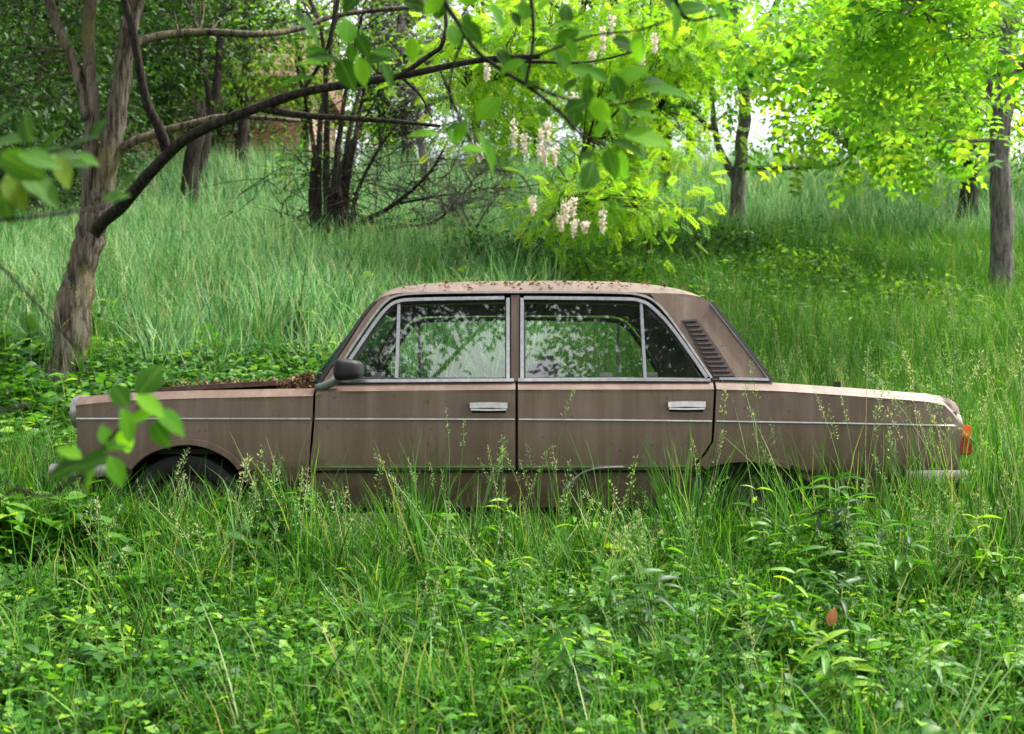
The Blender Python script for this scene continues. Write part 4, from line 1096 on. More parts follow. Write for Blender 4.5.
# brick house behind the wood
hx0, hx1, hy = -20.0, -8.4, 46.0
hz = hgt(-13, 46) - 0.2
hb = Vector(((hx0 + hx1) / 2, hy, hz))
house = thing('brick_house', 'red brick house half hidden behind the trees at upper left', 'house', hb)
def brick_mat():
    m, nt, out = mat('red_brick')
    p = N(nt, 'ShaderNodeBsdfPrincipled', Roughness=0.9)
    tc = N(nt, 'ShaderNodeTexCoord'); mp = N(nt, 'ShaderNodeMapping'); mp.inputs['Rotation'].default_value = (math.pi / 2, 0, 0)
    bt = N(nt, 'ShaderNodeTexBrick'); bt.inputs['Scale'].default_value = 2.2
    bt.inputs['Color1'].default_value = (0.36, 0.11, 0.07, 1); bt.inputs['Color2'].default_value = (0.28, 0.09, 0.065, 1); bt.inputs['Mortar'].default_value = (0.35, 0.3, 0.27, 1)
    nt.links.new(tc.outputs['Object'], mp.inputs[0]); nt.links.new(mp.outputs[0], bt.inputs[0]); nt.links.new(bt.outputs[0], p.inputs['Base Color'])
    nt.links.new(p.outputs[0], out.inputs[0]); return m
m = MB(); m.box((hx0, hy, hz), (hx1, hy + 8, hz + 5.6)); m.build('wall', brick_mat(), house, smooth=False)
m = MB(); zt = hz + 5.603
m.add([(hx0 - .5, hy - .6, zt), (hx1 + .5, hy - .6, zt), (hx1 + .5, hy + 8.6, zt), (hx0 - .5, hy + 8.6, zt), (hx0 - .5, hy + 4, zt + 3), (hx1 + .5, hy + 4, zt + 3)], [(0, 1, 5, 4), (2, 3, 4, 5), (1, 2, 5), (3, 0, 4), (3, 2, 1, 0)])
m.build('roof', simple_mat('roof_tile', (0.20, 0.09, 0.07), 0.8, 0, 0.3, 3), house, smooth=False)
for x in (-18, -14.8, -11.4):
    for z in (0.9, 3.5):
        m = MB(); m.box((x - .55, hy - .05, hz + z), (x + .55, hy - .003, hz + z + 1.4)); wf = m.build('window', simple_mat('white_frame', (0.7, 0.7, 0.68), 0.6), house, smooth=False)
        m = MB(); m.box((x - .46, hy - .06, hz + z + .09), (x - .03, hy - .053, hz + z + 1.31)); m.box((x + .03, hy - .06, hz + z + .09), (x + .46, hy - .053, hz + z + 1.31)); m.build('pane', M['plastic'], wf, origin=hb, smooth=False)

# ------------------------------------------------------------------ near branches
def ray_leaf(px, py, d, lpx, ang, out=0.0):
    """a leaf as seen: midpoint, length in picture pixels and angle; returns base, axis, length"""
    c = at(px, py, d); L = lpx / F * d
    a = Vector((math.cos(R(ang)), random.uniform(-0.35, 0.35) + out, math.sin(R(ang)))).normalized()
    return c - a * L / 2, a, L
def leaves_mesh(specs, origin, tilt=0.55):
    pos, ax, nr, sz = [], [], [], []
    for (px, py, d, lpx, ang) in specs:
        p, a, L = ray_leaf(px, py, d, lpx, ang)
        n_ = Vector((random.gauss(0, .35), -0.75 + random.gauss(0, .35), 0.75 + random.gauss(0, .3)))
        pos.append(p); ax.append(a); nr.append(n_); sz.append(L * 1.04)
    return bake('leaf', T_NEAR, np.array(pos), np.array(ax), np.array(nr), np.array(sz), RNG.random(len(pos)), origin)

dN = 2.3
b = Vector((-1.9, -3.5, hgt(-1.9, -3.5)))
ov = thing('overhanging_tree', 'near tree whose twigs of broad green leaves hang across the top', 'tree', b)
mb = MB()
def tb(pts, r0, r1, n=7):
    P = smooth_path(pts, 4); mb.tube(P, lerp_list(r0, r1, len(P)), n, jit=0.2)
tb([b, b + Vector((0.05, 0, 1.0)), b + Vector((0.15, .05, 1.9)), b + Vector((0.1, .1, 3.2))], 0.07, 0.03, 10)
tb([b + Vector((0.1, 0.03, 1.6)), at(120, -90, dN + .1), at(330, -70, dN), at(440, -40, dN), at(560, -60, dN), at(700, -40, dN)], 0.025, 0.008)
tb([at(430, -40, dN), at(444, 0, dN), at(461, 27, dN), at(482, 56, dN), at(526, 85, dN), at(560, 112, dN), at(580, 133, dN), at(601, 143, dN)], 0.006, 0.0025)
tb([at(520, -50, dN), at(531, 0, dN), at(533, 41, dN), at(526, 85, dN)], 0.005, 0.003)
tb([at(526, 83, dN), at(567, 99, dN), at(614, 105, dN), at(660, 92, dN)], 0.003, 0.0015)
tb([at(440, 70, dN), at(468, 136, dN), at(492, 167, dN), at(519, 174, dN), at(533, 194, dN)], 0.003, 0.0015)
tb([at(465, 33, dN), at(452, 70, dN), at(450, 100, dN), at(456, 126, dN)], 0.003, 0.0018)
tb([at(345, -70, dN), at(338, 0, dN), at(330, 40, dN), at(335, 62, dN), at(372, 70, dN)], 0.005, 0.002)
tb([at(680, -45, dN), at(676, 0, dN), at(690, 20, dN), at(720, 15, dN)], 0.005, 0.002)
tb([at(526, 60, dN), at(590, 36, dN), at(640, 30, dN), at(680, 15, dN)], 0.003, 0.0015)
tb([at(601, 143, dN), at(612, 152, dN), at(606, 168, dN)], 0.002, 0.0012)
mb.build('trunk', M['bark_dark'], ov, origin=b)
OL = [(305, 22, 52, -38), (294, 79, 42, 22), (347, 30, 36, 85), (322, 56, 40, 5), (346, 72, 40, -65), (362, 70, 34, -70), (376, 58, 34, 20), (388, 74, 30, -60), (310, 62, 30, 170),
      (497, 14, 32, -50), (488, 43, 26, 40), (454, 34, 30, 95), (524, 10, 28, 85), (518, 42, 26, 20), (566, 14, 28, 80), (580, 32, 30, 10), (572, 48, 26, -60), (562, 58, 28, 130),
      (488, 108, 40, 50), (488, 150, 48, -58), (424, 133, 34, 175), (454, 126, 30, 30), (450, 134, 28, -50), (460, 132, 24, -100), (432, 142, 26, 220),
      (587, 71, 44, -12), (560, 60, 36, -50), (512, 65, 30, 200), (632, 74, 40, 40), (618, 86, 30, -70), (666, 90, 52, 0), (570, 84, 22, 60), (588, 95, 22, -80), (600, 110, 34, -60), (621, 104, 38, -20), (626, 120, 32, -70), (610, 96, 26, 40), (640, 104, 30, 10),
      (647, 137, 52, -2), (628, 146, 42, -20), (587, 155, 24, 40), (590, 175, 40, 62), (611, 162, 34, -70), (620, 164, 34, -85), (600, 128, 22, 60),
      (676, 20, 40, -75), (690, 8, 40, 20), (700, 2, 34, -20), (670, 2, 30, 100), (545, 2, 26, 60), (610, 10, 26, 30), (470, -4, 30, 20), (440, 8, 28, 70), (352, 2, 34, 60), (405, -6, 36, 10), (720, 10, 26, -30), (545, 30, 24, 0)]
OL += [(a_ + random.gauss(0, 16), b_ + random.gauss(0, 12), random.uniform(18, 34), random.uniform(-110, 60)) for a_, b_ in ((335, 60), (360, 64), (470, 20), (520, 40), (560, 30), (590, 60), (600, 90), (625, 120), (580, 100), (640, 90), (610, 140), (440, 10), (410, 8), (420, 60), (530, 100), (555, 110), (600, 70), (575, 20), (630, 45), (660, 100), (700, 30), (500, 30), (350, 45), (385, 45), (455, 125), (690, 14), (540, 70), (565, 80), (370, 20), (650, 60), (500, 60), (600, 40))]
link('crown', leaves_mesh([(a, b_, dN + random.uniform(-.12, .12), l_ * .9, an) for a, b_, l_, an in OL] + [(random.uniform(-60, 760), random.uniform(-170, -30), dN + random.uniform(-.4, .3), random.uniform(30, 48), random.uniform(0, 360)) for _ in range(170)], b), M['leaf_near'], ov)

# leafy shoots at the left edge
dE = 1.75
b = Vector((-1.25, -3.9, hgt(-1.25, -3.9)))
ed = thing('edge_sapling', 'blurred sapling with drooping dark leaves at the left edge', 'sapling', b)
mb = MB()
tb([b, b + Vector((0.03, 0, .6)), at(-90, 120, dE), at(-40, 110, dE)], 0.012, 0.005)
tb([at(-80, 150, dE), at(-20, 150, dE), at(30, 155, dE), at(80, 145, dE)], 0.004, 0.0015)
tb([at(-80, 250, dE), at(-20, 224, dE), at(40, 216, dE), at(110, 205, dE + .1), at(130, 190, dE + .1)], 0.003, 0.0015)
tb([at(-60, 230, dE), at(0, 266, dE + .2), at(40, 308, dE + .3), at(78, 350, dE + .4)], 0.0028, 0.0015)
tb([at(-80, 380, dE), at(-40, 404, dE), at(0, 411, dE), at(28, 405, dE)], 0.0045, 0.003)
mb.build('trunk', M['bark_dark'], ed, origin=b)
EL = [(8, 140, 52, 20), (20, 165, 48, -30), (38, 158, 40, -10), (58, 155, 40, 15), (80, 140, 36, 30), (84, 158, 30, -10), (40, 186, 50, -35), (15, 190, 40, -60), (70, 162, 34, 5), (2, 120, 36, 60), (50, 140, 34, 60), (26, 128, 36, 110), (98, 128, 24, 70), (115, 196, 26, 20), (128, 180, 20, 60), (5, 205, 36, -80), (30, 322, 20, -50), (22, 335, 20, 200), (62, 170, 36, -60), (-10, 160, 46, 0), (-30, 140, 46, 40)]
link('crown', leaves_mesh([(a, b_, dE + random.uniform(-.08, .08), l_, an) for a, b_, l_, an in EL], b), M['leaf_near_dark'], ed)

# sapling in front of the front wing
dW = 1.8
b = Vector(at(-70, 520, dW)); b.z = hgt(b.x, b.y)
sap = thing('young_sapling', 'young sapling with round leaves in front of the front wheel', 'sapling', b)
mb = MB()
tb([b, at(-20, 560, dW), at(50, 496, dW), at(92, 466, dW), at(108, 440, dW), at(130, 420, dW), at(142, 400, dW), at(148, 378, dW)], 0.003, 0.0014)
tb([at(130, 420, dW), at(150, 415, dW), at(170, 416, dW)], 0.002, 0.001); tb([at(103, 450, dW), at(80, 462, dW), at(62, 465, dW)], 0.002, 0.001)
mb.build('trunk', M['bark_dark'], sap, origin=b)
SL = [(149, 380, 40, 60), (150, 404, 34, -30), (170, 420, 38, -35), (160, 434, 30, -60), (120, 395, 34, 130), (128, 425, 36, -70), (112, 448, 34, 20), (90, 462, 44, 190), (66, 468, 40, 200), (88, 482, 34, 240), (116, 470, 32, -60), (106, 436, 26, 110), (125, 440, 28, -90), (70, 452, 26, 150), (140, 416, 24, 20)]
link('crown', leaves_mesh([(a, b_, dW + random.uniform(-.08, .08), l_, an) for a, b_, l_, an in SL], b), M['leaf_near'], sap)

# ------------------------------------------------------------------ grass and weeds (uncountable: one object each)
def blade(mb, base, az, L, wd, bend, k=4, tw=0.0, r=None):
    d_ = Vector((math.cos(az), math.sin(az), 0)); s_ = Vector((-math.sin(az + tw), math.cos(az + tw), 0))
    V = []; p = Vector(base); ang = random.uniform(0.02, 0.22)
    for i in range(k + 1):
        t = i / k; ww = wd * (1 - t ** 1.8) * 0.5 + 0.0003
        V += [p + s_ * ww, p - s_ * ww]
        p = p + (d_ * math.sin(ang) + Vector((0, 0, 1)) * math.cos(ang)) * (L / k); ang += bend / k * (0.4 + 1.2 * t)
    mb.add(V, [(2 * i, 2 * i + 1, 2 * i + 3, 2 * i + 2) for i in range(k)], r)

def put_leaf(mb, p, a, n_, L, T, r=None):
    a = a.normalized(); n_ = (n_ - a * n_.dot(a)).normalized(); y = n_.cross(a)
    mb.add([p + (a * v[0] + y * v[1] + n_ * v[2]) * L for v in T[0]], [tuple(f) for f in T[1]], r)

def clumps(prefix, n, fn, material):
    c = bpy.data.collections.new(prefix)
    for i in range(n):
        mb = MB(); fn(mb); me = mb.mesh(prefix, smooth=True); me.materials.append(material)
        c.objects.link(bpy.data.objects.new(prefix, me))
    return c

def f_tuft(lo, hi, nb, wd, rad, bend=(0.3, 1.5)):
    def f(mb):
        for _ in range(nb):
            a = random.uniform(0, 6.283); r_ = rad * random.random() ** .6; a2 = a + random.gauss(0, .8)
            blade(mb, (r_ * math.cos(a), r_ * math.sin(a), -0.02), a2, random.uniform(lo, hi), random.uniform(.6, 1.2) * wd, random.uniform(*bend), tw=random.gauss(0, .5))
    return f
def f_seed(lo, hi, ns, rad, pan=0.16):
    def f(mb):
        for _ in range(ns):
            a = random.uniform(0, 6.283); r_ = rad * random.random(); L = random.uniform(lo, hi); az = random.uniform(0, 6.283)
            pts = []; p = Vector((r_ * math.cos(a), r_ * math.sin(a), 0)); ang = random.uniform(0.02, 0.15); bend = random.uniform(0.15, 0.9)
            for i in range(9):
                pts.append(p.copy()); p = p + Vector((math.cos(az) * math.sin(ang), math.sin(az) * math.sin(ang), math.cos(ang))) * L / 8; ang += bend / 8 * (i / 4)
            mb.tube(pts, lerp_list(0.0018, 0.0008, 9), 3, close=False)
            sd_ = random.random()
            for i in range(34):
                t = 1 - random.random() * pan / L; q = t * 8; j = min(7, int(q)); p = pts[j].lerp(pts[j + 1], q - j)
                sp = 0.012 + 0.02 * (1 - t) * L / pan * random.random()
                o = Vector((random.gauss(0, 1), random.gauss(0, 1), random.gauss(0.4, .6))).normalized() * sp
                d_ = (o + Vector((0, 0, .01))).normalized(); n_ = Vector((random.random() - .5, random.random() - .5, .2))
                put_leaf(mb, p + o * .5, d_, n_, random.uniform(.008, .017), LT_S, 0.3 + 0.6 * random.random())
            for i in range(2):
                j = random.randint(2, 5); blade(mb, pts[j], random.uniform(0, 6.28), random.uniform(.1, .22), 0.004, random.uniform(.6, 1.6), r=random.uniform(0, .25))
    return f
LT_S = leaf_template(0.35, 0.0, 0.0)
LT_B = leaf_template(0.60, 0.08, 0.25, near=True); LT_O = leaf_template(0.75, 0.05, 0.15, near=False); LT_L = leaf_template(0.24, 0.06, 0.45, near=True)
def f_broad(hmax, nst, ll, T, pairs=5, rad=0.06):
    def f(mb):
        for _ in range(nst):
            a = random.uniform(0, 6.283); p0 = Vector((math.cos(a), math.sin(a), 0)) * rad * random.random(); h_ = hmax * random.uniform(.5, 1)
            ln = Vector((random.gauss(0, .12), random.gauss(0, .12), 1)); tp = p0 + ln * h_
            mb.tube([p0, p0.lerp(tp, .5), tp], [0.003, 0.0022, 0.001], 4, close=False)
            ph = random.uniform(0, 3)
            for i in range(pairs):
                t = 0.25 + 0.75 * i / (pairs - 1) if pairs > 1 else 1; c = p0.lerp(tp, t); ph += 1.57
                for s_ in (0, math.pi):
                    az = ph + s_ + random.gauss(0, .25); L = ll * random.uniform(.65, 1.15) * (1.15 - .5 * abs(t - .6))
                    put_leaf(mb, c, Vector((math.cos(az), math.sin(az), random.uniform(-.2, .6))), Vector((random.gauss(0, .3), random.gauss(0, .3), 1)), L, T)
    return f
def f_cover(n, ll, hmax, rad, T):
    def f(mb):
        for _ in range(n):
            a = random.uniform(0, 6.283); r_ = rad * math.sqrt(random.random()); z = hmax * random.uniform(.2, 1)
            p = Vector((r_ * math.cos(a), r_ * math.sin(a), z)); az = random.uniform(0, 6.283)
            put_leaf(mb, p, Vector((math.cos(az), math.sin(az), random.uniform(-.3, .3))), Vector((random.gauss(0, .35), random.gauss(0, .35), 1)), ll * random.uniform(.6, 1.2), T)
            if random.random() < .3: mb.tube([(p.x * .8, p.y * .8, 0), p], [0.0015, 0.001], 3, close=False)
    return f
def f_litter(mb):
    for _ in range(22):
        p = Vector((random.gauss(0, .12), random.gauss(0, .12), random.uniform(.004, .02))); az = random.uniform(0, 6.283)
        put_leaf(mb, p, Vector((math.cos(az), math.sin(az), random.gauss(0, .2))), Vector((random.gauss(0, .3), random.gauss(0, .3), 1)), random.uniform(.025, .06), LT_O)

C = {}
C['tuft'] = clumps('grass_tuft', 8, f_tuft(0.12, 0.42, 20, 0.0075, 0.08, (0.4, 2.4)), M['grass'])
C['fine'] = clumps('fine_grass', 8, f_tuft(0.10, 0.34, 30, 0.005, 0.10, (0.6, 2.6)), M['grass'])
C['tall'] = clumps('tall_tuft', 7, f_tuft(0.40, 0.85, 26, 0.008, 0.08, (0.2, 1.2)), M['grass'])
C['meadow'] = clumps('meadow_tuft', 10, f_tuft(0.30, 1.0, 22, 0.016, 0.16, (0.2, 2.2)), M['meadow'])
C['seed'] = clumps('seed_grass', 8, f_seed(0.62, 1.0, 3, 0.08), M['dry'])
C['nod'] = clumps('nodding_grass', 6, f_seed(0.35, 0.6, 4, 0.10, 0.12), M['dry'])
C['broad'] = clumps('broad_weed', 7, f_broad(0.22, 4, 0.07, LT_B), M['weed'])
C['lance'] = clumps('lance_weed', 6, f_broad(0.42, 3, 0.11, LT_L, 8), M['weed'])
C['cover'] = clumps('low_cover', 6, f_cover(70, 0.034, 0.13, 0.15, LT_O), M['weed'])
C['bramble'] = clumps('bramble_clump', 6, f_cover(90, 0.085, 0.42, 0.30, LT_B), M['bramble'])
C['straw'] = clumps('straw_tuft', 5, f_tuft(0.25, 0.6, 5, 0.005, 0.08, (0.2, 1.4)), M['dry'])
C['litter'] = clumps('litter_clump', 4, f_litter, M['litter'])

def in_car(x, y, m=0.0): return -1.98 - m < x < 1.98 + m and -0.02 - m < y < WID + m
arch = lambda x: 0.80 < x < 1.42
def region(n, d0, d1, half=0.52, power=1.0, test=None, px=None):
    out = []
    tries = 0
    while len(out) < n and tries < n * 30:
        tries += 1
        u = random.random(); d = (d0 ** (power + 1) + u * (d1 ** (power + 1) - d0 ** (power + 1))) ** (1 / (power + 1))
        if px: x = (random.uniform(px[0], px[1]) - 512) / F * d
        else: x = random.uniform(-half, half) * d
        y = d - D0
        if in_car(x, y, 0.0): continue
        if test and not test(x, y): continue
        out.append((x, y))
    return out
def scatter(name, label, cat, sets):
    if name in ('lawn_grass', 'ground_weeds'): sets = [(k, [q for q in p if not (arch(q[0]) and -.5 < q[1] < 0.1 and random.random() < .15)], a, b) for k, p, a, b in sets]
    if name == 'seed_grass': sets = [(k, [q for q in p if not (arch(q[0]) and -1.2 < q[1] < 0 and random.random() < .8)], a, b) for k, p, a, b in sets]
    P, ROT, S, I = [], [], [], []
    cols = []; base = 0
    coll = bpy.data.collections.new(name + '_kinds')
    for key, pts, sf, tilt in sets:
        obs = list(C[key].objects); offs = len(coll.objects)
        if key not in cols:
            pass
        for (x, y) in pts:
            P.append((x, y, hgt(x, y))); ROT.append((random.gauss(0, tilt), random.gauss(0, tilt), random.uniform(0, 6.283)))
            s_ = sf(x, y) if callable(sf) else random.uniform(*sf); S.append(s_); I.append((key, random.randrange(len(obs))))
        cols.append(key)
    names = []
    for key in dict.fromkeys(cols):
        for i, o in enumerate(C[key].objects):
            q = bpy.data.objects.new('%s_%02d' % (name, len(names)), o.data); coll.objects.link(q); names.append((key, i))
    order = {kv: i for i, kv in enumerate(names)}
    idx = [order[k] for k in I]
    me = bpy.data.meshes.new(name); me.from_pydata(P, [], [])
    a = me.attributes.new('rot', 'FLOAT_VECTOR', 'POINT'); a.data.foreach_set('vector', np.array(ROT, np.float32).ravel())
    a = me.attributes.new('scl', 'FLOAT', 'POINT'); a.data.foreach_set('value', np.array(S, np.float32))
    a = me.attributes.new('idx', 'INT', 'POINT'); a.data.foreach_set('value', np.array(idx, np.int32))
    ob = bpy.data.objects.new(name, me); COL.objects.link(ob); tag(ob, label, cat, kind='stuff')
    ng = bpy.data.node_groups.new(name, 'GeometryNodeTree'); ng.is_modifier = True
    ng.interface.new_socket('Geometry', in_out='INPUT', socket_type='NodeSocketGeometry'); ng.interface.new_socket('Geometry', in_out='OUTPUT', socket_type='NodeSocketGeometry')
    gi = ng.nodes.new('NodeGroupInput'); go = ng.nodes.new('NodeGroupOutput')
    ip = ng.nodes.new('GeometryNodeInstanceOnPoints'); ci = ng.nodes.new('GeometryNodeCollectionInfo')
    ci.inputs['Collection'].default_value = coll; ci.inputs['Separate Children'].default_value = True; ci.inputs['Reset Children'].default_value = True
    def na(nm, ty):
        q = ng.nodes.new('GeometryNodeInputNamedAttribute'); q.data_type = ty; q.inputs['Name'].default_value = nm
        return next(o_ for o_ in q.outputs if o_.enabled and o_.name == 'Attribute')
    er = ng.nodes.new('FunctionNodeEulerToRotation')
    ng.links.new(na('rot', 'FLOAT_VECTOR'), er.inputs[0])
    ng.links.new(gi.outputs[0], ip.inputs['Points']); ng.links.new(ci.outputs[0], ip.inputs['Instance'])
    ip.inputs['Pick Instance'].default_value = True
    ng.links.new(na('idx', 'INT'), ip.inputs['Instance Index']); ng.links.new(er.outputs[0], ip.inputs['Rotation']); ng.links.new(na('scl', 'FLOAT'), ip.inputs['Scale'])
    ng.links.new(ip.outputs[0], go.inputs[0])
    md = ob.modifiers.new('scatter', 'NODES'); md.node_group = ng
    return ob

# sward in front of the car
bare = lambda x, y: noise.noise((x * 1.3, y * 1.3, 9.1)) + (0.3 if x < -0.3 and y < -1.2 else 0) < 0.32 or random.random() < 0.45
near_h = lambda x, y: random.uniform(0.5, 1.2) * (1 + .35 * noise.noise((x * 2.2, y * 2.2, 3.3))) * (0.72 if y < -1.0 else 0.9)
scatter('lawn_grass', 'mixed green grass growing thickly in front of the car', 'grass', [
    ('tuft', region(2000, 2.7, 5.55, 0.5, 1.0, bare), near_h, 0.28),
    ('fine', region(1100, 2.7, 5.55, 0.5, 1.0, bare), near_h, 0.35),
    ('tuft', [(random.uniform(-2.9, 2.9), random.uniform(-0.55, -0.03)) for _ in range(400)], (0.45, 0.85), 0.2),
    ('fine', [(random.uniform(-2.9, 2.9), random.uniform(-0.55, -0.03)) for _ in range(300)], (0.5, 1.0), 0.2),
    ('tall', [(random.uniform(-1.0, 2.6), random.uniform(-0.8, -0.04)) for _ in range(46)], (0.45, 0.95), 0.18),
    ('tuft', [(-1.47 + random.gauss(0, .27), random.uniform(-.45, .0)) for _ in range(120)] + [(1.07 + random.gauss(0, .24), random.uniform(-.45, .0)) for _ in range(60)], (0.8, 1.25), 0.2),
    ('tuft', [(random.uniform(-2.5, -1.75), random.uniform(-.5, .0)) for _ in range(120)], (0.9, 1.4), 0.2),
    ('tall', [q for q in [(random.uniform(0.7, 2.9), random.uniform(-0.7, -0.04)) for _ in range(85)] if not arch(q[0]) or random.random() < .2], (0.45, 0.9), 0.2),
    ('straw', region(45, 2.8, 5.5, 0.5, 1.0), (0.7, 1.3), 0.9)])
scatter('seed_grass', 'pale seed headed grass stems standing up against the car doors', 'grass', [
    ('seed', [(random.triangular(-1.0, 2.9, 1.6), random.uniform(-0.9, -0.05)) for _ in range(16)], (0.6, 0.92), 0.10),
    ('seed', [(random.uniform(0.9, 3.0), random.uniform(-0.6, -0.05)) for _ in range(46)], (0.75, 1.05), 0.10),
    ('nod', [(random.uniform(-2.2, 2.6), random.uniform(-1.1, -0.05)) for _ in range(40)], (0.7, 1.1), 0.2),
    ('nod', region(30, 3.3, 5.2, 0.45, 1.0, lambda x, y: x > -0.6), (0.6, 0.9), 0.3),
    ('seed', region(260, 7.6, 13, 0.55, 1.0, lambda x, y: x > 0.9), (0.7, 1.1), 0.12),
    ('seed', region(44, 5.6, 8.0, 0.55, 1.0, lambda x, y: x > 2.1), (0.7, 1.1), 0.12)])
scatter('ground_weeds', 'low broad leaved weeds covering the ground before the car', 'weeds', [
    ('broad', region(560, 2.7, 5.5, 0.5, 1.0), (0.4, 0.9), 0.25),
    ('cover', region(1200, 2.7, 5.5, 0.5, 1.0, bare), (0.7, 1.25), 0.1),
    ('lance', region(60, 3.2, 5.5, 0.5, 1.0, lambda x, y: x > -0.4), (0.5, 0.9), 0.15),
    ('broad', [(random.uniform(-3.2, -0.8), random.uniform(-0.7, -0.03)) for _ in range(160)], (0.7, 1.3), 0.15),
    ('broad', [(random.uniform(-2.7, -1.7), random.uniform(-.6, 0)) for _ in range(70)], (1.0, 1.7), 0.15)])
scatter('fallen_leaves', 'dead brown leaves lying on bare soil under the grass', 'leaf litter', [
    ('litter', region(500, 2.7, 5.5, 0.5, 1.0, lambda x, y: not bare(x, y) or random.random() < .3), (0.8, 1.2), 0.05)])
# around and behind the car
hood_side = lambda x, y: x < -0.3
scatter('bank_grass', 'tall pale meadow grass on the bank behind the car bonnet', 'grass', [
    ('meadow', region(4300, 11.3, 26, 0.55, 0.6, lambda x, y: x < 0.6 + 0.8 * noise.noise((x * .4, y * .4, 2)) and noise.noise((x * .8, y * .8, 4)) > random.uniform(-.6, .1) and not (y < 7.4 and (x / (y + D0) * F + 512) < 130)), lambda x, y: random.uniform(.55, 1.1) * (1 + .45 * noise.noise((x * .6, y * .6, 7))), 0.22),
    ('tall', region(700, 11.3, 24, 0.55, 0.6, lambda x, y: x < 0.4), (0.7, 1.2), 0.2),
    ('broad', region(500, 11.3, 24, 0.55, 0.6, lambda x, y: x < 0.4), (1.0, 2.4), 0.2),
    ('seed', region(300, 11.3, 20, 0.55, 0.6, lambda x, y: x < 0.4), (0.8, 1.2), 0.12),
    ('meadow', region(1500, 26, 42, 0.5, 0.4), (0.9, 1.4), 0.08),
    ('meadow', region(1700, 22, 36, 0.5, 0.6, lambda x, y: x > 0), (0.7, 1.1), 0.15)])
scatter('rank_grass', 'bright rank grass and weeds growing behind the boot', 'grass', [
    ('tall', region(2300, 7.3, 14, 0.58, 0.8, lambda x, y: x > 0.3), (0.6, 1.05), 0.12),
    ('tuft', region(1500, 7.3, 14, 0.58, 0.8, lambda x, y: x > -0.5), (1.0, 1.6), 0.12),
    ('tall', region(500, 5.6, 7.5, 0.62, 0.8, lambda x, y: abs(x) > 2.02), (0.6, 1.0), 0.12),
    ('tuft', region(400, 5.6, 7.5, 0.62, 0.8, lambda x, y: abs(x) > 2.02), (0.9, 1.4), 0.12),
    ('lance', region(700, 7.5, 15, 0.58, 0.8, lambda x, y: x > 0.2), (0.7, 1.2), 0.15),
    ('broad', region(1000, 7.5, 16, 0.58, 0.8, lambda x, y: x > -0.5), (0.8, 1.6), 0.15),
    ('tall', region(2200, 14, 24, 0.55, 0.6, lambda x, y: x > 0.2), (0.5, 0.95), 0.2),
    ('broad', region(500, 14, 22, 0.5, 0.6, lambda x, y: x > -1.0), (0.7, 1.5), 0.12),
    ('tuft', region(1300, 14, 23, 0.55, 0.6, lambda x, y: x > -1.0), (1.0, 1.8), 0.2),
    ('tuft', region(700, 5.6, 11, 0.62, 0.8, lambda x, y: x < -1.9), (1.0, 1.5), 0.12),
    ('broad', region(700, 5.6, 11, 0.62, 0.8, lambda x, y: x < -1.9), (1.0, 2.0), 0.12)])
scatter('bramble_patch', 'dark bramble leaves massed behind the bonnet and around the trunk', 'brambles', [
    ('bramble', region(420, 8.6, 12.2, 0.5, 0.8, px=(95, 330)), (0.6, 1.1), 0.15),
    ('bramble', region(60, 8.6, 11.6, 0.5, 0.8, px=(-60, 60)), (0.5, 0.8), 0.15),
    ('bramble', region(420, 15, 23, 0.5, 0.8, px=(450, 860)), (0.5, 1.1), 0.15),
    ('bramble', region(60, 18, 24, 0.5, 0.8, px=(150, 450)), (0.7, 1.2), 0.15)])

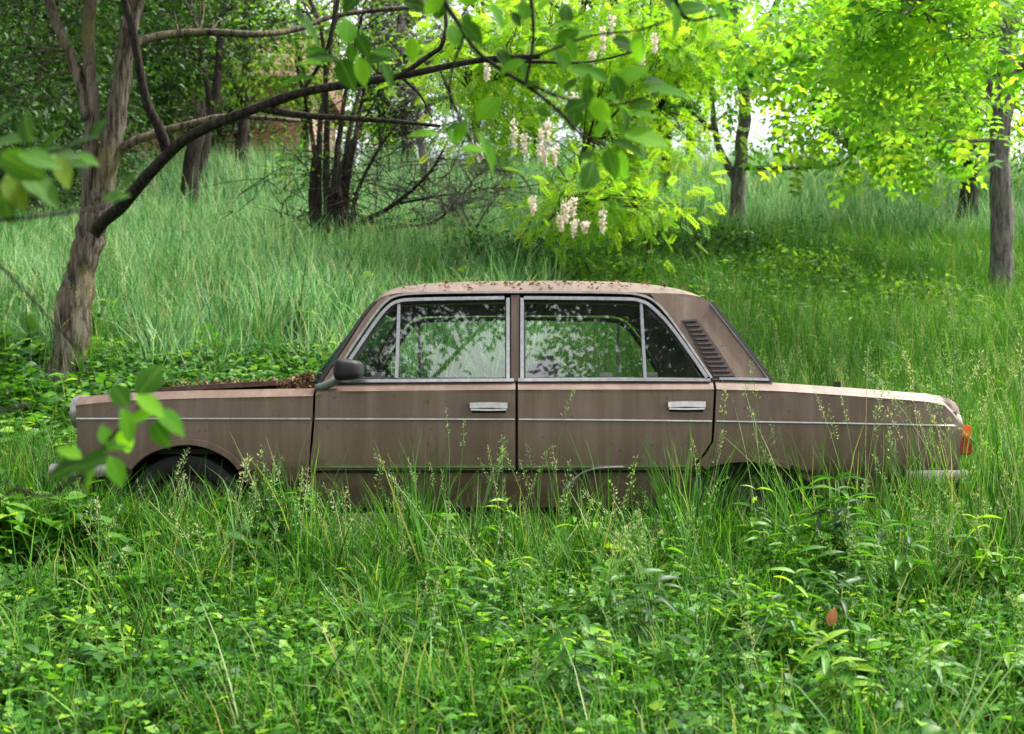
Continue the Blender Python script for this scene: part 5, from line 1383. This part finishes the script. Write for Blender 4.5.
# single plants that stand out in front of the car
def weed_plant(px, py, d, h_, label, T, pairs, ll, name='leafy_weed', stems=3, group=None):
    p = at(px, py, d); z = hgt(p.x, p.y); b = Vector((p.x, p.y, z)); root = thing(name, label, 'plant', b, group)
    lf = MB(); st = MB()
    for s_ in range(stems):
        p0 = Vector((random.gauss(0, .03), random.gauss(0, .03), 0)); tp = p0 + Vector((random.gauss(0, .14) * h_, random.gauss(0, .1) * h_, h_ * random.uniform(.8, 1)))
        st.tube([p0, p0.lerp(tp, .5) + Vector((random.gauss(0, .01), 0, 0)), tp], [0.004, 0.003, 0.0015], 6)
        ph = random.uniform(0, 3)
        for i in range(pairs):
            t = 0.3 + 0.7 * i / (pairs - 1); c = p0.lerp(tp, t); ph += 1.57
            for q in (0, math.pi):
                az = ph + q + random.gauss(0, .2)
                put_leaf(lf, c, Vector((math.cos(az), math.sin(az), random.uniform(.0, .7))), Vector((random.gauss(0, .2), random.gauss(0, .2), 1)), ll * random.uniform(.7, 1.15) * (1.1 - .45 * t), T)
    st.build('stem', M['stem'], root, origin=(0, 0, 0)); lf.build('foliage', M['weed'], root, origin=(0, 0, 0))
    return root
weed_plant(838, 560, 4.7, 0.50, 'tall pale green weed with drooping narrow leaves below the rear wing', LT_L, 9, 0.16, stems=5)
weed_plant(902, 560, 4.5, 0.44, 'narrow leaved weed at the right below the rear bumper', LT_L, 8, 0.15, stems=3)
weed_plant(770, 560, 4.9, 0.26, 'narrow leaved weed in front of the rear wheel', LT_L, 8, 0.13, stems=3)
weed_plant(268, 520, 5.15, 0.38, 'bushy broad leaved weed behind the front wheel', LT_B, 6, 0.09, stems=5)
weed_plant(860, 720, 3.7, 0.24, 'broad leaved weed low at the bottom right corner', LT_B, 4, 0.13, stems=3)
weed_plant(600, 690, 3.75, 0.20, 'broad leaved weed at the bottom edge right of centre', LT_B, 4, 0.11, stems=3)
weed_plant(330, 700, 3.7, 0.16, 'flat broad leaved weed at the bottom left of centre', LT_B, 4, 0.12, stems=3)
m = MB(); p = at(829, 626, 4.0); put_leaf(m, Vector((0, 0, 0)), Vector((.3, -.2, 1)), Vector((0, -1, .3)), 0.06, LT_B, 0.9); o = m.build('dead_leaf', simple_mat('orange_leaf', (0.42, 0.16, 0.06), 0.7)); o.location = p; tag(o, 'single orange dead leaf caught in the grass at right', 'leaf')
